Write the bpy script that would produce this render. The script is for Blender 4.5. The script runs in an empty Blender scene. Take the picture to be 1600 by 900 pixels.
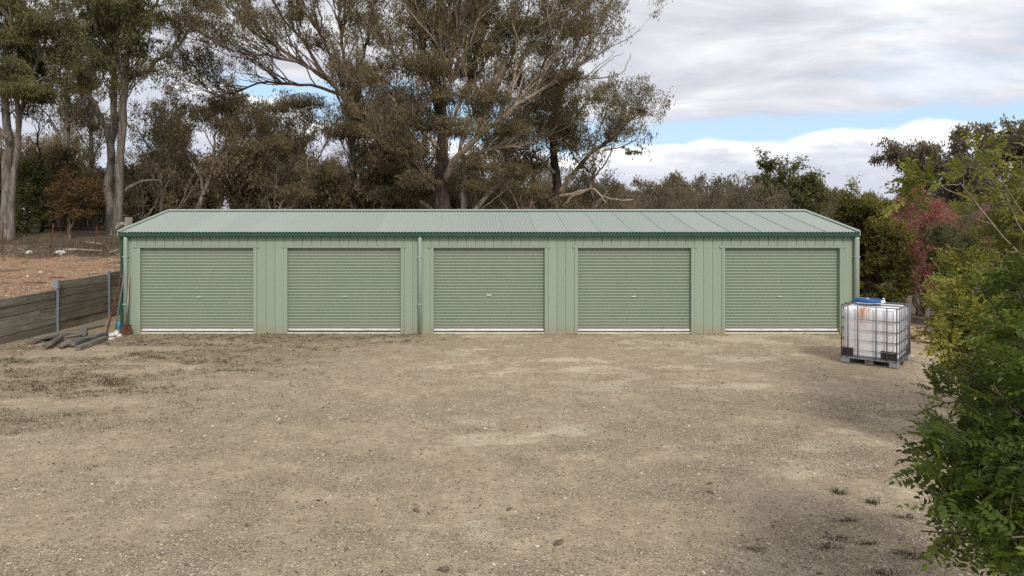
import bpy, math, random
import numpy as np
from mathutils import Vector, Matrix

random.seed(7)
RNG = np.random.default_rng(11)
SC = bpy.context.scene
COL = SC.collection

# ------------------------------------------------------------------ camera
CAM_H, FPX, PX, PY = 2.82, 1067.0, 742.0, 348.0      # eye height (m), focal length and principal point (photo pixels)
cam = bpy.data.cameras.new('camera')
cam.sensor_width = 36.0
cam.lens = 24.0
cam.shift_x = (800 - PX) / 1600
cam.shift_y = -(450 - PY) / 1600
cam.clip_start, cam.clip_end = 0.1, 6000
camo = bpy.data.objects.new('camera', cam)
camo.location = (0, 0, CAM_H)
camo.rotation_euler = (math.radians(90), 0, 0)
COL.objects.link(camo)
SC.camera = camo

# ------------------------------------------------------------------ light
SUN_EL, SUN_AZ = 40.0, 166.0        # azimuth: clockwise from +Y
SC.view_settings.view_transform = 'Standard'
SC.view_settings.look = 'None'
SC.view_settings.gamma = 1
SC.view_settings.exposure = 0.68
SC.cycles.use_denoising = False
SC.cycles.max_bounces = 8
SC.cycles.diffuse_bounces = 5
SC.cycles.transmission_bounces = 5
SC.cycles.transparent_max_bounces = 4
sl = bpy.data.lights.new('sun', 'SUN')
sl.energy = 1.5
sl.angle = math.radians(14)
sl.color = (1.0, 0.955, 0.88)
so = bpy.data.objects.new('sun', sl)
_d = Vector((math.sin(math.radians(SUN_AZ)) * math.cos(math.radians(SUN_EL)),
             math.cos(math.radians(SUN_AZ)) * math.cos(math.radians(SUN_EL)), math.sin(math.radians(SUN_EL))))
so.rotation_euler = _d.to_track_quat('Z', 'Y').to_euler()
so.location = (8, -12, 20)
COL.objects.link(so)


class NT:
    """tiny node-tree helper"""
    def __init__(s, tree):
        s.t = tree
        tree.nodes.clear()

    def n(s, kind, ins=None, **kw):
        nd = s.t.nodes.new(kind)
        for k, v in kw.items():
            setattr(nd, k, v)
        for k, v in (ins or {}).items():
            sock = nd.inputs[k]
            if hasattr(v, 'outputs'):
                v = v.outputs[0]
            if isinstance(v, bpy.types.NodeSocket):
                s.t.links.new(v, sock)
            else:
                sock.default_value = v
        return nd

    def math(s, op, a, b=0.0, c=None, clamp=False):
        ins = {0: a, 1: b}
        if c is not None:
            ins[2] = c
        return s.n('ShaderNodeMath', ins, operation=op, use_clamp=clamp)

    def mix(s, f, a, b, blend='MIX'):
        nd = s.n('ShaderNodeMix', None, data_type='RGBA', blend_type=blend)
        for i, v in ((0, f), (6, a), (7, b)):
            if hasattr(v, 'outputs'):
                v = v.outputs[2] if v.bl_idname == 'ShaderNodeMix' else v.outputs[0]
            if isinstance(v, bpy.types.NodeSocket):
                s.t.links.new(v, nd.inputs[i])
            else:
                if i and len(v) == 3:
                    v = (*v, 1)
                nd.inputs[i].default_value = v
        return nd.outputs[2]

    def noise(s, vec, scale, detail=4, rough=0.55, dist=0.0):
        ins = {'Scale': scale, 'Detail': detail, 'Roughness': rough, 'Distortion': dist}
        if vec is not None:
            ins['Vector'] = vec
        return s.n('ShaderNodeTexNoise', ins)

    def ramp(s, f, stops, interp='LINEAR'):
        nd = s.n('ShaderNodeValToRGB', {0: f})
        nd.color_ramp.interpolation = interp
        el = nd.color_ramp.elements
        while len(el) < len(stops):
            el.new(0.5)
        for e, (p, c) in zip(el, stops):
            e.position = p
            e.color = (*c, 1) if not isinstance(c, (int, float)) else (c, c, c, 1)
        return nd

    def smooth(s, v, a, b):
        nd = s.n('ShaderNodeMapRange', {0: v, 1: a, 2: b, 3: 0.0, 4: 1.0}, interpolation_type='SMOOTHSTEP')
        return nd.outputs[0]


def build_world():
    w = bpy.data.worlds.new('World')
    SC.world = w
    w.use_nodes = True
    N = NT(w.node_tree)
    sky = N.n('ShaderNodeTexSky', sky_type='NISHITA', sun_disc=False, sun_elevation=math.radians(SUN_EL),
              sun_rotation=math.radians(SUN_AZ))
    co = N.n('ShaderNodeTexCoord').outputs['Generated']
    sep = N.n('ShaderNodeSeparateXYZ', {0: co})
    z = N.math('MAXIMUM', sep.outputs[2], 0.0)
    # a flat cloud deck seen in perspective
    den = N.math('ADD', z, 0.10)
    u = N.math('DIVIDE', sep.outputs[0], den)
    v = N.math('DIVIDE', sep.outputs[1], den)
    deck = N.n('ShaderNodeCombineXYZ', {0: u, 1: v, 2: 0.0})
    # lumpy coordinates on the dome for the heaps near the horizon
    dome = N.n('ShaderNodeVectorMath', {0: co, 1: (1.0, 1.0, 2.6)}, operation='MULTIPLY')
    lum = N.noise(dome, 9.0, 7, 0.55)
    big = N.noise(dome, 2.4, 3, 0.5)
    # edge of the deck (upper) and top of the heaps (lower), as heights that wander with bearing
    wob = N.math('MULTIPLY_ADD', big, 0.14, -0.07)
    lumz = N.math('MULTIPLY_ADD', lum, 0.075, -0.0375)
    sx = sep.outputs[0]
    toL = N.math('MAXIMUM', N.math('SUBTRACT', 0.15, sx), 0.0)
    farL = N.math('MULTIPLY', N.math('MAXIMUM', N.math('SUBTRACT', -0.15, sx), 0.0), 0.25)
    lo = N.math('ADD', N.math('ADD', N.math('MULTIPLY_ADD', sx, 0.036, 0.100), N.math('MULTIPLY', toL, 0.12)), farL)
    lo = N.math('ADD', N.math('ADD', lo, N.math('MULTIPLY', lumz, 1.0)), N.math('MULTIPLY', wob, 0.15))
    up = N.math('ADD', N.math('MINIMUM', N.math('MULTIPLY', toL, 0.25), 0.06), 0.139)
    up = N.math('ADD', N.math('ADD', up, N.math('MULTIPLY', lumz, 0.55)), N.math('MULTIPLY', wob, 0.10))
    dlo = N.math('SUBTRACT', lo, z)
    dup = N.math('SUBTRACT', z, up)
    heaps = N.smooth(dlo, -0.003, 0.010)
    deckm = N.smooth(dup, -0.008, 0.016)
    holes = N.smooth(N.noise(deck, 0.55, 5, 0.55), 0.30, 0.42)
    deckm = N.math('MULTIPLY', deckm, N.math('MAXIMUM', holes, 0.80))
    low_gap = N.smooth(N.noise(dome, 5.0, 5, 0.6, 0.3), 0.30, 0.40)
    heaps = N.math('MULTIPLY', heaps, N.math('MAXIMUM', low_gap, 0.45))
    cover = N.math('MAXIMUM', heaps, deckm)
    # cloud brightness: bright tops, greyer bases
    tone1 = N.noise(N.n('ShaderNodeVectorMath', {0: deck, 1: (0.75, 1.25, 1.0)}, operation='MULTIPLY'), 1.25, 7, 0.58, 0.5)
    deckc = N.ramp(tone1, [(0.32, (3.9, 4.0, 4.5)), (0.48, (5.1, 5.2, 5.6)), (0.64, (6.8, 6.85, 7.05))])
    base = N.math('SUBTRACT', 1.0, N.smooth(dup, 0.0, 0.028))
    deckc = N.mix(N.math('MULTIPLY', base, 0.55), deckc, (4.35, 4.3, 4.65))
    tone2 = N.noise(N.n('ShaderNodeVectorMath', {0: co, 1: (1.0, 1.0, 3.6)}, operation='MULTIPLY'), 8.5, 7, 0.62, 0.4)
    hb = N.math('ADD', N.math('MULTIPLY', tone2, 0.75), N.math('MULTIPLY', N.math('SUBTRACT', 1.0, N.smooth(dlo, 0.0, 0.05)), 0.4))
    heapc = N.ramp(hb, [(0.38, (4.55, 4.75, 5.4)), (0.54, (5.7, 5.85, 6.3)), (0.70, (7.9, 7.9, 7.9))])
    cloud = N.mix(N.smooth(N.math('SUBTRACT', dup, dlo), -0.01, 0.01), heapc, deckc)
    blue = N.mix(0.70, sky, (3.9, 5.4, 7.2))
    out = N.mix(cover, blue, cloud)
    bg = N.n('ShaderNodeBackground', {'Color': out, 'Strength': 0.095})
    N.n('ShaderNodeOutputWorld', {0: bg})


build_world()


# ------------------------------------------------------------------ helpers: pixels to points, noise
def at(px, py, Y):
    return np.array([(px - PX) / FPX * Y, Y, CAM_H - (py - PY) / FPX * Y])


def gnd(px, py, z=0.0):
    return at(px, py, (CAM_H - z) * FPX / (py - PY))


def hash2(ix, iy, seed):
    h = (ix.astype(np.int64) * 374761393 + iy.astype(np.int64) * 668265263 + seed * 982451653) & 0x7fffffff
    h = ((h ^ (h >> 13)) * 1274126177) & 0x7fffffff
    return ((h ^ (h >> 16)) & 0xffff) / 65535.0


def vnoise(x, y, seed=0):
    x = np.asarray(x, float); y = np.asarray(y, float)
    ix, iy = np.floor(x), np.floor(y)
    fx, fy = x - ix, y - iy
    fx, fy = fx * fx * (3 - 2 * fx), fy * fy * (3 - 2 * fy)
    a, b = hash2(ix, iy, seed), hash2(ix + 1, iy, seed)
    c, d = hash2(ix, iy + 1, seed), hash2(ix + 1, iy + 1, seed)
    return (a * (1 - fx) + b * fx) * (1 - fy) + (c * (1 - fx) + d * fx) * fy


def fbm(x, y, seed=0, oct=4):
    s, amp, tot = 0.0, 1.0, 0.0
    x = np.asarray(x, float); y = np.asarray(y, float)
    for k in range(oct):
        s = s + amp * vnoise(x * 2 ** k, y * 2 ** k, seed + k * 17)
        tot += amp
        amp *= 0.55
    return s / tot


def sstep(v, a, b):
    t = np.clip((np.asarray(v, float) - a) / (b - a), 0, 1)
    return t * t * (3 - 2 * t)


def unit(v):
    v = np.asarray(v, float)
    return v / np.maximum(np.linalg.norm(v, axis=-1, keepdims=True), 1e-9)


# ------------------------------------------------------------------ helpers: meshes and objects
def mesh_from(name, V, F, mat=None, smooth=False, tint=None, mats=None, mi=None, vcol=None):
    """V (n,3); F an (m,k) array or a list of index lists"""
    me = bpy.data.meshes.new(name)
    V = np.asarray(V, np.float32)
    if isinstance(F, np.ndarray):
        m, k = F.shape
        tot = np.full(m, k, np.int32)
        idx = F.ravel().astype(np.int32)
    else:
        tot = np.array([len(f) for f in F], np.int32)
        idx = np.array([i for f in F for i in f], np.int32)
        m = len(F)
    me.vertices.add(len(V)); me.vertices.foreach_set('co', V.ravel())
    me.loops.add(len(idx)); me.loops.foreach_set('vertex_index', idx)
    me.polygons.add(m)
    st = np.zeros(m, np.int32); st[1:] = np.cumsum(tot)[:-1]
    me.polygons.foreach_set('loop_start', st)
    me.polygons.foreach_set('loop_total', tot)
    me.polygons.foreach_set('use_smooth', np.full(m, bool(smooth)))
    for mm in (mats or ([mat] if mat else [])):
        me.materials.append(mm)
    if mi is not None:
        me.polygons.foreach_set('material_index', np.asarray(mi, np.int32))
    me.update(calc_edges=True)
    if tint is not None:
        at_ = me.attributes.new('tint', 'FLOAT', 'POINT')
        at_.data.foreach_set('value', np.asarray(tint, np.float32))
    if vcol is not None:
        for nm, arr in vcol.items():
            a_ = me.attributes.new(nm, 'FLOAT', 'POINT')
            a_.data.foreach_set('value', np.asarray(arr, np.float32))
    return me


class MB:
    """collects shapes into one mesh"""
    def __init__(s):
        s.v, s.f, s.n = [], [], 0

    def add(s, V, F):
        V = np.asarray(V, float)
        s.v.append(V)
        s.f += [[int(i) + s.n for i in f] for f in F]
        s.n += len(V)
        return s

    def box(s, a, b, ch=0.0, M=None, jit=0.0):
        """axis box from corner a to corner b, edges chamfered by ch, then moved by 4x4 M"""
        a = np.minimum(a, b).astype(float), np.maximum(a, b).astype(float)
        lo, hi = a
        if ch <= 0:
            V = np.array([[(lo, hi)[i][0], (lo, hi)[j][1], (lo, hi)[k][2]] for i in (0, 1) for j in (0, 1) for k in (0, 1)])
            F = [(0, 1, 3, 2), (4, 6, 7, 5), (0, 4, 5, 1), (2, 3, 7, 6), (0, 2, 6, 4), (1, 5, 7, 3)]
        else:
            V, key = [], {}
            for i in (0, 1):
                for j in (0, 1):
                    for k in (0, 1):
                        c = np.array([(lo, hi)[i][0], (lo, hi)[j][1], (lo, hi)[k][2]])
                        sg = np.array([1 - 2 * i, 1 - 2 * j, 1 - 2 * k]) * ch
                        for ax in range(3):
                            p = c + sg
                            p[ax] = c[ax]
                            key[(i, j, k, ax)] = len(V)
                            V.append(p)
            V = np.array(V)
            F = []
            for ax in range(3):
                o1, o2 = [x for x in range(3) if x != ax]
                for sd in (0, 1):
                    q = []
                    for (p, r) in ((0, 0), (1, 0), (1, 1), (0, 1)):
                        t = [0, 0, 0]; t[ax] = sd; t[o1] = p; t[o2] = r
                        q.append(key[(*t, ax)])
                    F.append(q)
                    for sd2 in (0, 1):      # edge chamfer between axes ax and o1, running along o2
                        pass
            for ax in range(3):             # edges along axis ax
                o1, o2 = [x for x in range(3) if x != ax]
                for p in (0, 1):
                    for r in (0, 1):
                        t0 = [0, 0, 0]; t0[o1] = p; t0[o2] = r
                        t1 = list(t0); t1[ax] = 1
                        F.append([key[(*t0, o1)], key[(*t1, o1)], key[(*t1, o2)], key[(*t0, o2)]])
            for i in (0, 1):
                for j in (0, 1):
                    for k in (0, 1):
                        F.append([key[(i, j, k, 0)], key[(i, j, k, 1)], key[(i, j, k, 2)]])
            c = (lo + hi) / 2
            FF = []
            for f in F:
                p = V[list(f)]
                nn = np.cross(p[1] - p[0], p[2] - p[0])
                FF.append(f if np.dot(nn, p.mean(0) - c) > 0 else f[::-1])
            F = FF
        if jit:
            V = V + RNG.normal(0, jit, V.shape)
        if M is not None:
            V = V @ np.array(M)[:3, :3].T + np.array(M)[:3, 3]
        return s.add(V, F)

    def tube(s, pts, r, sides=8, cap=True):
        pts = np.asarray(pts, float)
        r = np.broadcast_to(np.asarray(r, float), (len(pts),))
        V, F = tubes(pts[None], r[None], sides)
        F = F.tolist()
        if cap:
            n = len(pts)
            F.append(list(range(sides))[::-1])
            F.append([(n - 1) * sides + i for i in range(sides)])
        return s.add(V, F)

    def lathe(s, prof, sides=24, loc=(0, 0, 0)):
        V, F = [], []
        for (r, z) in prof:
            for i in range(sides):
                a = 2 * math.pi * i / sides
                V.append((loc[0] + r * math.cos(a), loc[1] + r * math.sin(a), loc[2] + z))
        for j in range(len(prof) - 1):
            for i in range(sides):
                k = (i + 1) % sides
                F.append((j * sides + i, j * sides + k, (j + 1) * sides + k, (j + 1) * sides + i))
        F.append(list(range(sides))[::-1])
        F.append([(len(prof) - 1) * sides + i for i in range(sides)])
        return s.add(V, F)

    def sheet(s, prof, axis_a, axis_b):
        """a profile of points swept from offset axis_a to axis_b (open sheet)"""
        prof = np.asarray(prof, float)
        n = len(prof)
        V = np.vstack([prof + np.asarray(axis_a, float), prof + np.asarray(axis_b, float)])
        F = [(i, i + 1, n + i + 1, n + i) for i in range(n - 1)]
        return s.add(V, F)

    def prism(s, prof, off):
        """closed profile (list of 3-D points) swept by vector off, capped"""
        prof = np.asarray(prof, float)
        n = len(prof)
        V = np.vstack([prof, prof + np.asarray(off, float)])
        F = [(i, (i + 1) % n, n + (i + 1) % n, n + i) for i in range(n)]
        F += [list(range(n))[::-1], [n + i for i in range(n)]]
        return s.add(V, F)

    def mesh(s, name, mat, smooth=False):
        return mesh_from(name, np.vstack(s.v), s.f, mat, smooth)


def tubes(P, R, sides=5):
    """P (n,k,3), R (n,k) -> V, F for n tubes"""
    P = np.asarray(P, float); R = np.asarray(R, float)
    n, k, _ = P.shape
    T = np.empty_like(P)
    T[:, 1:-1] = P[:, 2:] - P[:, :-2]
    T[:, 0] = P[:, 1] - P[:, 0]
    T[:, -1] = P[:, -1] - P[:, -2]
    T = unit(T)
    mean = unit(P[:, -1] - P[:, 0])
    ref = np.zeros((n, 3))
    ax = np.argmin(np.abs(mean), axis=1)
    ref[np.arange(n), ax] = 1
    U = unit(np.cross(T, ref[:, None, :]))
    W = np.cross(T, U)
    ang = np.arange(sides) / sides * 2 * math.pi
    ring = U[:, :, None, :] * np.cos(ang)[None, None, :, None] + W[:, :, None, :] * np.sin(ang)[None, None, :, None]
    V = (P[:, :, None, :] + ring * R[:, :, None, None]).reshape(-1, 3)
    b = (np.arange(n) * k * sides)[:, None, None] + (np.arange(k - 1) * sides)[None, :, None]
    i = np.arange(sides)[None, None, :]
    j = (np.arange(sides) + 1) % sides
    j = j[None, None, :]
    F = np.stack(np.broadcast_arrays(b + i, b + j, b + sides + j, b + sides + i), -1).reshape(-1, 4)
    return V, F


def link(o, parent=None):
    COL.objects.link(o)
    if parent is not None:
        o.parent = parent
    return o


def tag(o, label=None, cat=None, group=None, kind=None):
    if label:
        o['label'] = label
    if cat:
        o['category'] = cat
    if group:
        o['group'] = group
    if kind:
        o['kind'] = kind
    return o


def thing(name, label, cat, loc=(0, 0, 0), rz=0.0, group=None):
    o = bpy.data.objects.new(name, None)
    o.empty_display_size = 0.2
    o.location = [float(c) for c in loc]
    o.rotation_euler = (0, 0, rz)
    return tag(link(o), label, cat, group)


def part(name, me, parent=None, loc=(0, 0, 0), rot=(0, 0, 0)):
    o = bpy.data.objects.new(name, me)
    o.location = [float(c) for c in loc]
    o.rotation_euler = rot
    return link(o, parent)


def dup(root, loc, rz, sc=1.0, label=None):
    c = root.copy()
    COL.objects.link(c)
    c.location = [float(x) for x in loc]
    c.rotation_euler = (0, 0, rz)
    c.scale = (sc, sc, sc)
    if label:
        c['label'] = label
    for ch in root.children:
        d = ch.copy()
        COL.objects.link(d)
        d.parent = c
    return c


# ------------------------------------------------------------------ materials
def material(name, fn, rough=0.7, **kw):
    m = bpy.data.materials.new(name)
    m.use_nodes = True
    N = NT(m.node_tree)
    res = fn(N)
    col, height, hs = res if isinstance(res, tuple) and not isinstance(res[0], float) else (res, None, 0.0)
    ins = {'Base Color': col if not isinstance(col, tuple) else (*col, 1), 'Roughness': kw.pop('rough_socket', rough)}
    for k, v in kw.items():
        ins[k.replace('_', ' ')] = v
    if height is not None:
        ins['Normal'] = N.n('ShaderNodeBump', {'Height': height, 'Strength': 1.0, 'Distance': hs})
    p = N.n('ShaderNodeBsdfPrincipled', ins)
    N.n('ShaderNodeOutputMaterial', {0: p})
    return m


def objco(N, scale=(1, 1, 1)):
    co = N.n('ShaderNodeTexCoord').outputs['Object']
    return N.n('ShaderNodeVectorMath', {0: co, 1: scale}, operation='MULTIPLY').outputs[0]


def paint(name, col, dirt=0.10, rough=0.45, spec=0.4, streak=True, low=False):
    """painted sheet steel with faint dust and rain streaks"""
    def fn(N):
        big = N.noise(objco(N, (0.6, 0.6, 0.6)), 2.0, 5)
        st = N.noise(objco(N, (22, 22, 0.7)), 1.0, 4) if streak else N.noise(objco(N), 30.0, 3)
        f = N.math('MULTIPLY', N.smooth(N.math('ADD', N.math('MULTIPLY', big, 0.5), N.math('MULTIPLY', st, 0.5)), 0.40, 0.66), dirt * 2.2)
        dusty = tuple(c * 0.62 + d * 0.38 for c, d in zip(col, (0.40, 0.36, 0.29)))
        c = N.mix(f, col, dusty)
        spk = N.smooth(N.noise(objco(N), 60.0, 2), 0.70, 0.76)
        c = N.mix(N.math('MULTIPLY', spk, 0.25), c, tuple(min(1, x * 1.35) for x in col))
        if low:
            pos = N.n('ShaderNodeNewGeometry').outputs['Position']
            pz = N.n('ShaderNodeSeparateXYZ', {0: pos}).outputs[2]
            nn = N.noise(N.n('ShaderNodeVectorMath', {0: pos, 1: (5, 5, 9)}, operation='MULTIPLY'), 1.0, 6, 0.7)
            edge = N.math('ADD', N.math('MULTIPLY', N.math('SUBTRACT', 1.0, N.smooth(pz, 0.0, 0.55)), 0.62), N.math('MULTIPLY', nn, 0.7))
            c = N.mix(N.math('MULTIPLY', N.smooth(edge, 0.60, 1.0), 0.55), c, (0.33, 0.27, 0.185))
            sc_ = N.n('ShaderNodeVectorMath', {0: pos, 1: (7, 7, 34)}, operation='MULTIPLY')
            scuff = N.smooth(N.noise(sc_, 1.0, 3, 0.6), 0.735, 0.77)
            c = N.mix(N.math('MULTIPLY', scuff, 0.5), c, (0.52, 0.54, 0.48))
        oi = N.n('ShaderNodeObjectInfo').outputs['Random']
        br = N.math('MULTIPLY_ADD', oi, 0.09, 0.955)
        return N.mix(1.0, c, N.n('ShaderNodeCombineColor', {0: br, 1: br, 2: br}), 'MULTIPLY')
    return material(name, fn, rough, Specular_IOR_Level=spec)


M = {}
M['wall'] = paint('green_wall_steel', (0.280, 0.342, 0.260), 0.12, low=True)
M['door'] = paint('green_door_steel', (0.270, 0.324, 0.240), 0.18, low=True)
M['roof'] = paint('pale_green_roof_steel', (0.342, 0.392, 0.342), 0.12, 0.5, 0.35, False)
M['pipe'] = paint('pale_green_pipe', (0.335, 0.405, 0.345), 0.06)
M['gutter'] = paint('dark_green_gutter', (0.022, 0.074, 0.050), 0.05, 0.35)
M['rail'] = material('white_rail', lambda N: N.mix(N.smooth(N.noise(objco(N, (4, 4, 40)), 1.0, 4), 0.45, 0.7), (0.78, 0.77, 0.75), (0.55, 0.52, 0.48)), 0.5)
M['seal'] = material('black_rubber', lambda N: (0.02, 0.02, 0.022), 0.8)
M['steel'] = material('dull_galvanised_steel', lambda N: N.mix(N.noise(objco(N), 25.0, 3), (0.34, 0.37, 0.40), (0.20, 0.22, 0.24)), 0.5, Metallic=0.35)
M['cage'] = material('grey_cage_steel', lambda N: N.mix(N.noise(objco(N), 30.0, 3), (0.165, 0.17, 0.185), (0.095, 0.095, 0.105)), 0.55, Metallic=0.3)
M['chrome'] = material('lock_plate_metal', lambda N: (0.50, 0.51, 0.47), 0.45, Metallic=0.3)
M['rust'] = material('rusty_iron', lambda N: (N.ramp(N.noise(objco(N, (1, 1, 0.4)), 22.0, 5), [(0.3, (0.045, 0.022, 0.016)), (0.55, (0.12, 0.045, 0.028)), (0.75, (0.20, 0.09, 0.05))]), N.noise(objco(N), 90.0, 3), 0.003), 0.85)
M['concrete'] = material('pale_concrete', lambda N: (N.ramp(N.noise(objco(N), 6.0, 6), [(0.3, (0.40, 0.37, 0.32)), (0.7, (0.62, 0.59, 0.54))]), N.noise(objco(N), 60.0, 4), 0.004), 0.9)
M['blue'] = material('blue_plastic', lambda N: N.mix(N.noise(objco(N), 9.0, 4), (0.012, 0.075, 0.25), (0.02, 0.11, 0.32)), 0.45)
M['blue2'] = material('light_blue_plastic', lambda N: (0.04, 0.25, 0.45), 0.4)
M['white'] = material('white_plastic', lambda N: (0.75, 0.75, 0.73), 0.4)
M['black'] = material('black_plastic', lambda N: N.mix(N.noise(objco(N), 12.0, 4), (0.012, 0.012, 0.013), (0.035, 0.034, 0.033)), 0.5)


def tank_plastic(N):
    co = N.n('ShaderNodeTexCoord').outputs['Object']
    sp = N.n('ShaderNodeSeparateXYZ', {0: co})
    strk = N.noise(objco(N, (26, 26, 1.4)), 1.0, 5, 0.6)
    # rust run down from the lid, centred left of the middle of the front
    xoff = N.math('ABSOLUTE', N.math('ADD', sp.outputs[0], 0.085))
    core = N.math('SUBTRACT', 1.0, N.smooth(xoff, 0.02, 0.19))
    top = N.smooth(sp.outputs[2], 0.35, 1.12)
    front = N.smooth(N.math('MULTIPLY', sp.outputs[1], -1.0), 0.30, 0.52)
    f = N.math('MULTIPLY', N.math('MULTIPLY', core, front), N.math('ADD', N.math('MULTIPLY', N.math('MULTIPLY', top, N.math('MULTIPLY', top, top)), 0.9), 0.17))
    f = N.math('MULTIPLY', f, N.smooth(N.math('ADD', strk, N.math('MULTIPLY', top, 0.10)), 0.42, 0.66))
    base = N.mix(N.smooth(strk, 0.48, 0.75), (0.93, 0.935, 0.95), (0.88, 0.88, 0.88))
    low = N.math('SUBTRACT', 1.0, N.smooth(sp.outputs[2], 0.12, 0.36))
    base = N.mix(N.math('MULTIPLY', low, 0.25), base, (0.55, 0.56, 0.55))
    return N.mix(N.math('MULTIPLY', f, 1.0, clamp=True), base, (0.50, 0.235, 0.095))


M['tank'] = material('milky_tank_plastic', tank_plastic, 0.4)


def wood_fn(cols, sc=(3, 3, 14), bump=0.006):
    def fn(N):
        oi = N.n('ShaderNodeObjectInfo').outputs['Random']
        off = N.math('MULTIPLY', oi, 37.0)
        co = N.n('ShaderNodeVectorMath', {0: objco(N, sc), 1: off}, operation='ADD')
        g = N.noise(co, 1.0, 6, 0.65, 0.6)
        big = N.noise(N.n('ShaderNodeVectorMath', {0: objco(N, (1.3, 1.3, 1.3)), 1: off}, operation='ADD'), 1.3, 4)
        c = N.ramp(g, [(0.28, cols[0]), (0.5, cols[1]), (0.72, cols[2])])
        c = N.mix(N.smooth(big, 0.42, 0.66), c, N.mix(0.6, c, cols[3]))
        br = N.math('MULTIPLY_ADD', oi, 0.5, 0.75)
        return N.mix(1.0, c, N.n('ShaderNodeCombineColor', {0: br, 1: br, 2: br}), 'MULTIPLY'), g, bump
    return fn


M['sleeper'] = material('weathered_sleeper_wood', wood_fn([(0.09, 0.075, 0.058), (0.205, 0.175, 0.135), (0.32, 0.28, 0.22), (0.145, 0.132, 0.09)], (22, 1.1, 22), 0.004), 0.9)
M['board'] = material('grey_board_wood', wood_fn([(0.05, 0.044, 0.04), (0.15, 0.135, 0.12), (0.27, 0.25, 0.225), (0.10, 0.085, 0.07)], (1.2, 14, 14)), 0.9)
M['shaft'] = material('worn_shaft_wood', wood_fn([(0.13, 0.12, 0.10), (0.30, 0.27, 0.23), (0.45, 0.42, 0.38), (0.2, 0.17, 0.14)], (30, 30, 2.5)), 0.85)


def bark_mat(name, dark, mid, pale, patch, rs=0.5):
    def fn(N):
        co = objco(N, (5, 5, 0.8))
        a = N.noise(co, 1.0, 6, 0.62, 0.8)
        b = N.noise(objco(N, (1.6, 1.6, 0.55)), 1.0, 4, 0.6, 0.4)
        c = N.ramp(a, [(0.28, dark), (0.47, mid), (0.66, pale)])
        c = N.mix(N.math('MULTIPLY', N.smooth(b, 0.50, 0.62), rs), c, patch)
        fl = N.noise(objco(N, (9, 9, 3.5)), 1.0, 5, 0.7)
        c = N.mix(N.math('MULTIPLY', N.smooth(fl, 0.52, 0.60), 0.55), c, dark)
        c = N.mix(N.math('MULTIPLY', N.smooth(N.noise(objco(N, (7, 7, 2.2)), 1.3, 5, 0.7), 0.60, 0.66), 0.6), c, pale)
        return c, N.math('ADD', a, N.noise(objco(N, (14, 14, 2)), 1.0, 4)), 0.03
    return material(name, fn, 0.9)


M['bark_pale'] = bark_mat('pale_gum_bark', (0.060, 0.048, 0.040), (0.145, 0.123, 0.105), (0.27, 0.24, 0.21), (0.31, 0.26, 0.20))
M['bark_brown'] = bark_mat('brown_gum_bark', (0.035, 0.025, 0.02), (0.095, 0.066, 0.048), (0.21, 0.165, 0.125), (0.26, 0.20, 0.14), 0.4)
M['bark_dark'] = bark_mat('dark_stringy_bark', (0.018, 0.012, 0.010), (0.048, 0.030, 0.023), (0.12, 0.085, 0.062), (0.19, 0.14, 0.10), 0.35)
M['bark_burnt'] = bark_mat('burnt_black_bark', (0.006, 0.005, 0.005), (0.014, 0.012, 0.011), (0.035, 0.03, 0.027), (0.02, 0.017, 0.015))
M['twig_warm'] = bark_mat('warm_twig_bark', (0.11, 0.074, 0.052), (0.24, 0.175, 0.125), (0.40, 0.32, 0.235), (0.32, 0.24, 0.165))
M['twig_cream'] = bark_mat('cream_limb_bark', (0.13, 0.092, 0.064), (0.30, 0.235, 0.17), (0.50, 0.42, 0.325), (0.38, 0.28, 0.18))
M['bark_tan'] = bark_mat('tan_shrub_bark', (0.11, 0.08, 0.055), (0.24, 0.185, 0.13), (0.38, 0.31, 0.235), (0.28, 0.24, 0.18))
M['deadwood'] = bark_mat('bleached_dead_wood', (0.11, 0.09, 0.075), (0.28, 0.245, 0.21), (0.46, 0.42, 0.37), (0.24, 0.19, 0.15))


def leaf_mat(name, stops, trans=0.38, rough=0.6, spec=0.3):
    m = bpy.data.materials.new(name)
    m.use_nodes = True
    N = NT(m.node_tree)
    t = N.n('ShaderNodeAttribute', attribute_name='tint').outputs['Fac']
    oi = N.n('ShaderNodeObjectInfo').outputs['Random']
    f = N.math('ADD', t, N.math('MULTIPLY_ADD', oi, 0.16, -0.08), clamp=True)
    c = N.ramp(f, stops).outputs[0]
    p = N.n('ShaderNodeBsdfPrincipled', {'Base Color': c, 'Roughness': rough, 'Specular IOR Level': spec})
    tr = N.n('ShaderNodeBsdfTranslucent', {'Color': N.mix(0.25, c, (0.30, 0.30, 0.05))})
    mx = N.n('ShaderNodeMixShader', {0: trans, 1: p, 2: tr})
    N.n('ShaderNodeOutputMaterial', {0: mx})
    return m


M['leaf_olive'] = leaf_mat('olive_brown_gum_leaf', [(0.0, (0.085, 0.064, 0.034)), (0.45, (0.192, 0.150, 0.082)), (0.8, (0.285, 0.228, 0.120)), (1.0, (0.37, 0.30, 0.165))])
M['leaf_green'] = leaf_mat('olive_green_gum_leaf', [(0.0, (0.064, 0.060, 0.025)), (0.45, (0.155, 0.140, 0.058)), (0.8, (0.25, 0.222, 0.088)), (1.0, (0.33, 0.28, 0.12))])
M['leaf_dark'] = leaf_mat('dark_scrub_leaf', [(0.0, (0.085, 0.062, 0.037)), (0.5, (0.195, 0.146, 0.084)), (0.85, (0.28, 0.214, 0.122)), (1.0, (0.35, 0.27, 0.16))])
M['leaf_grey'] = leaf_mat('grey_brown_far_leaf', [(0.0, (0.088, 0.070, 0.050)), (0.5, (0.185, 0.150, 0.104)), (0.85, (0.27, 0.22, 0.155)), (1.0, (0.34, 0.28, 0.20))])  # grey brown, lightened to put the haze over the far wood into the colour
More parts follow.
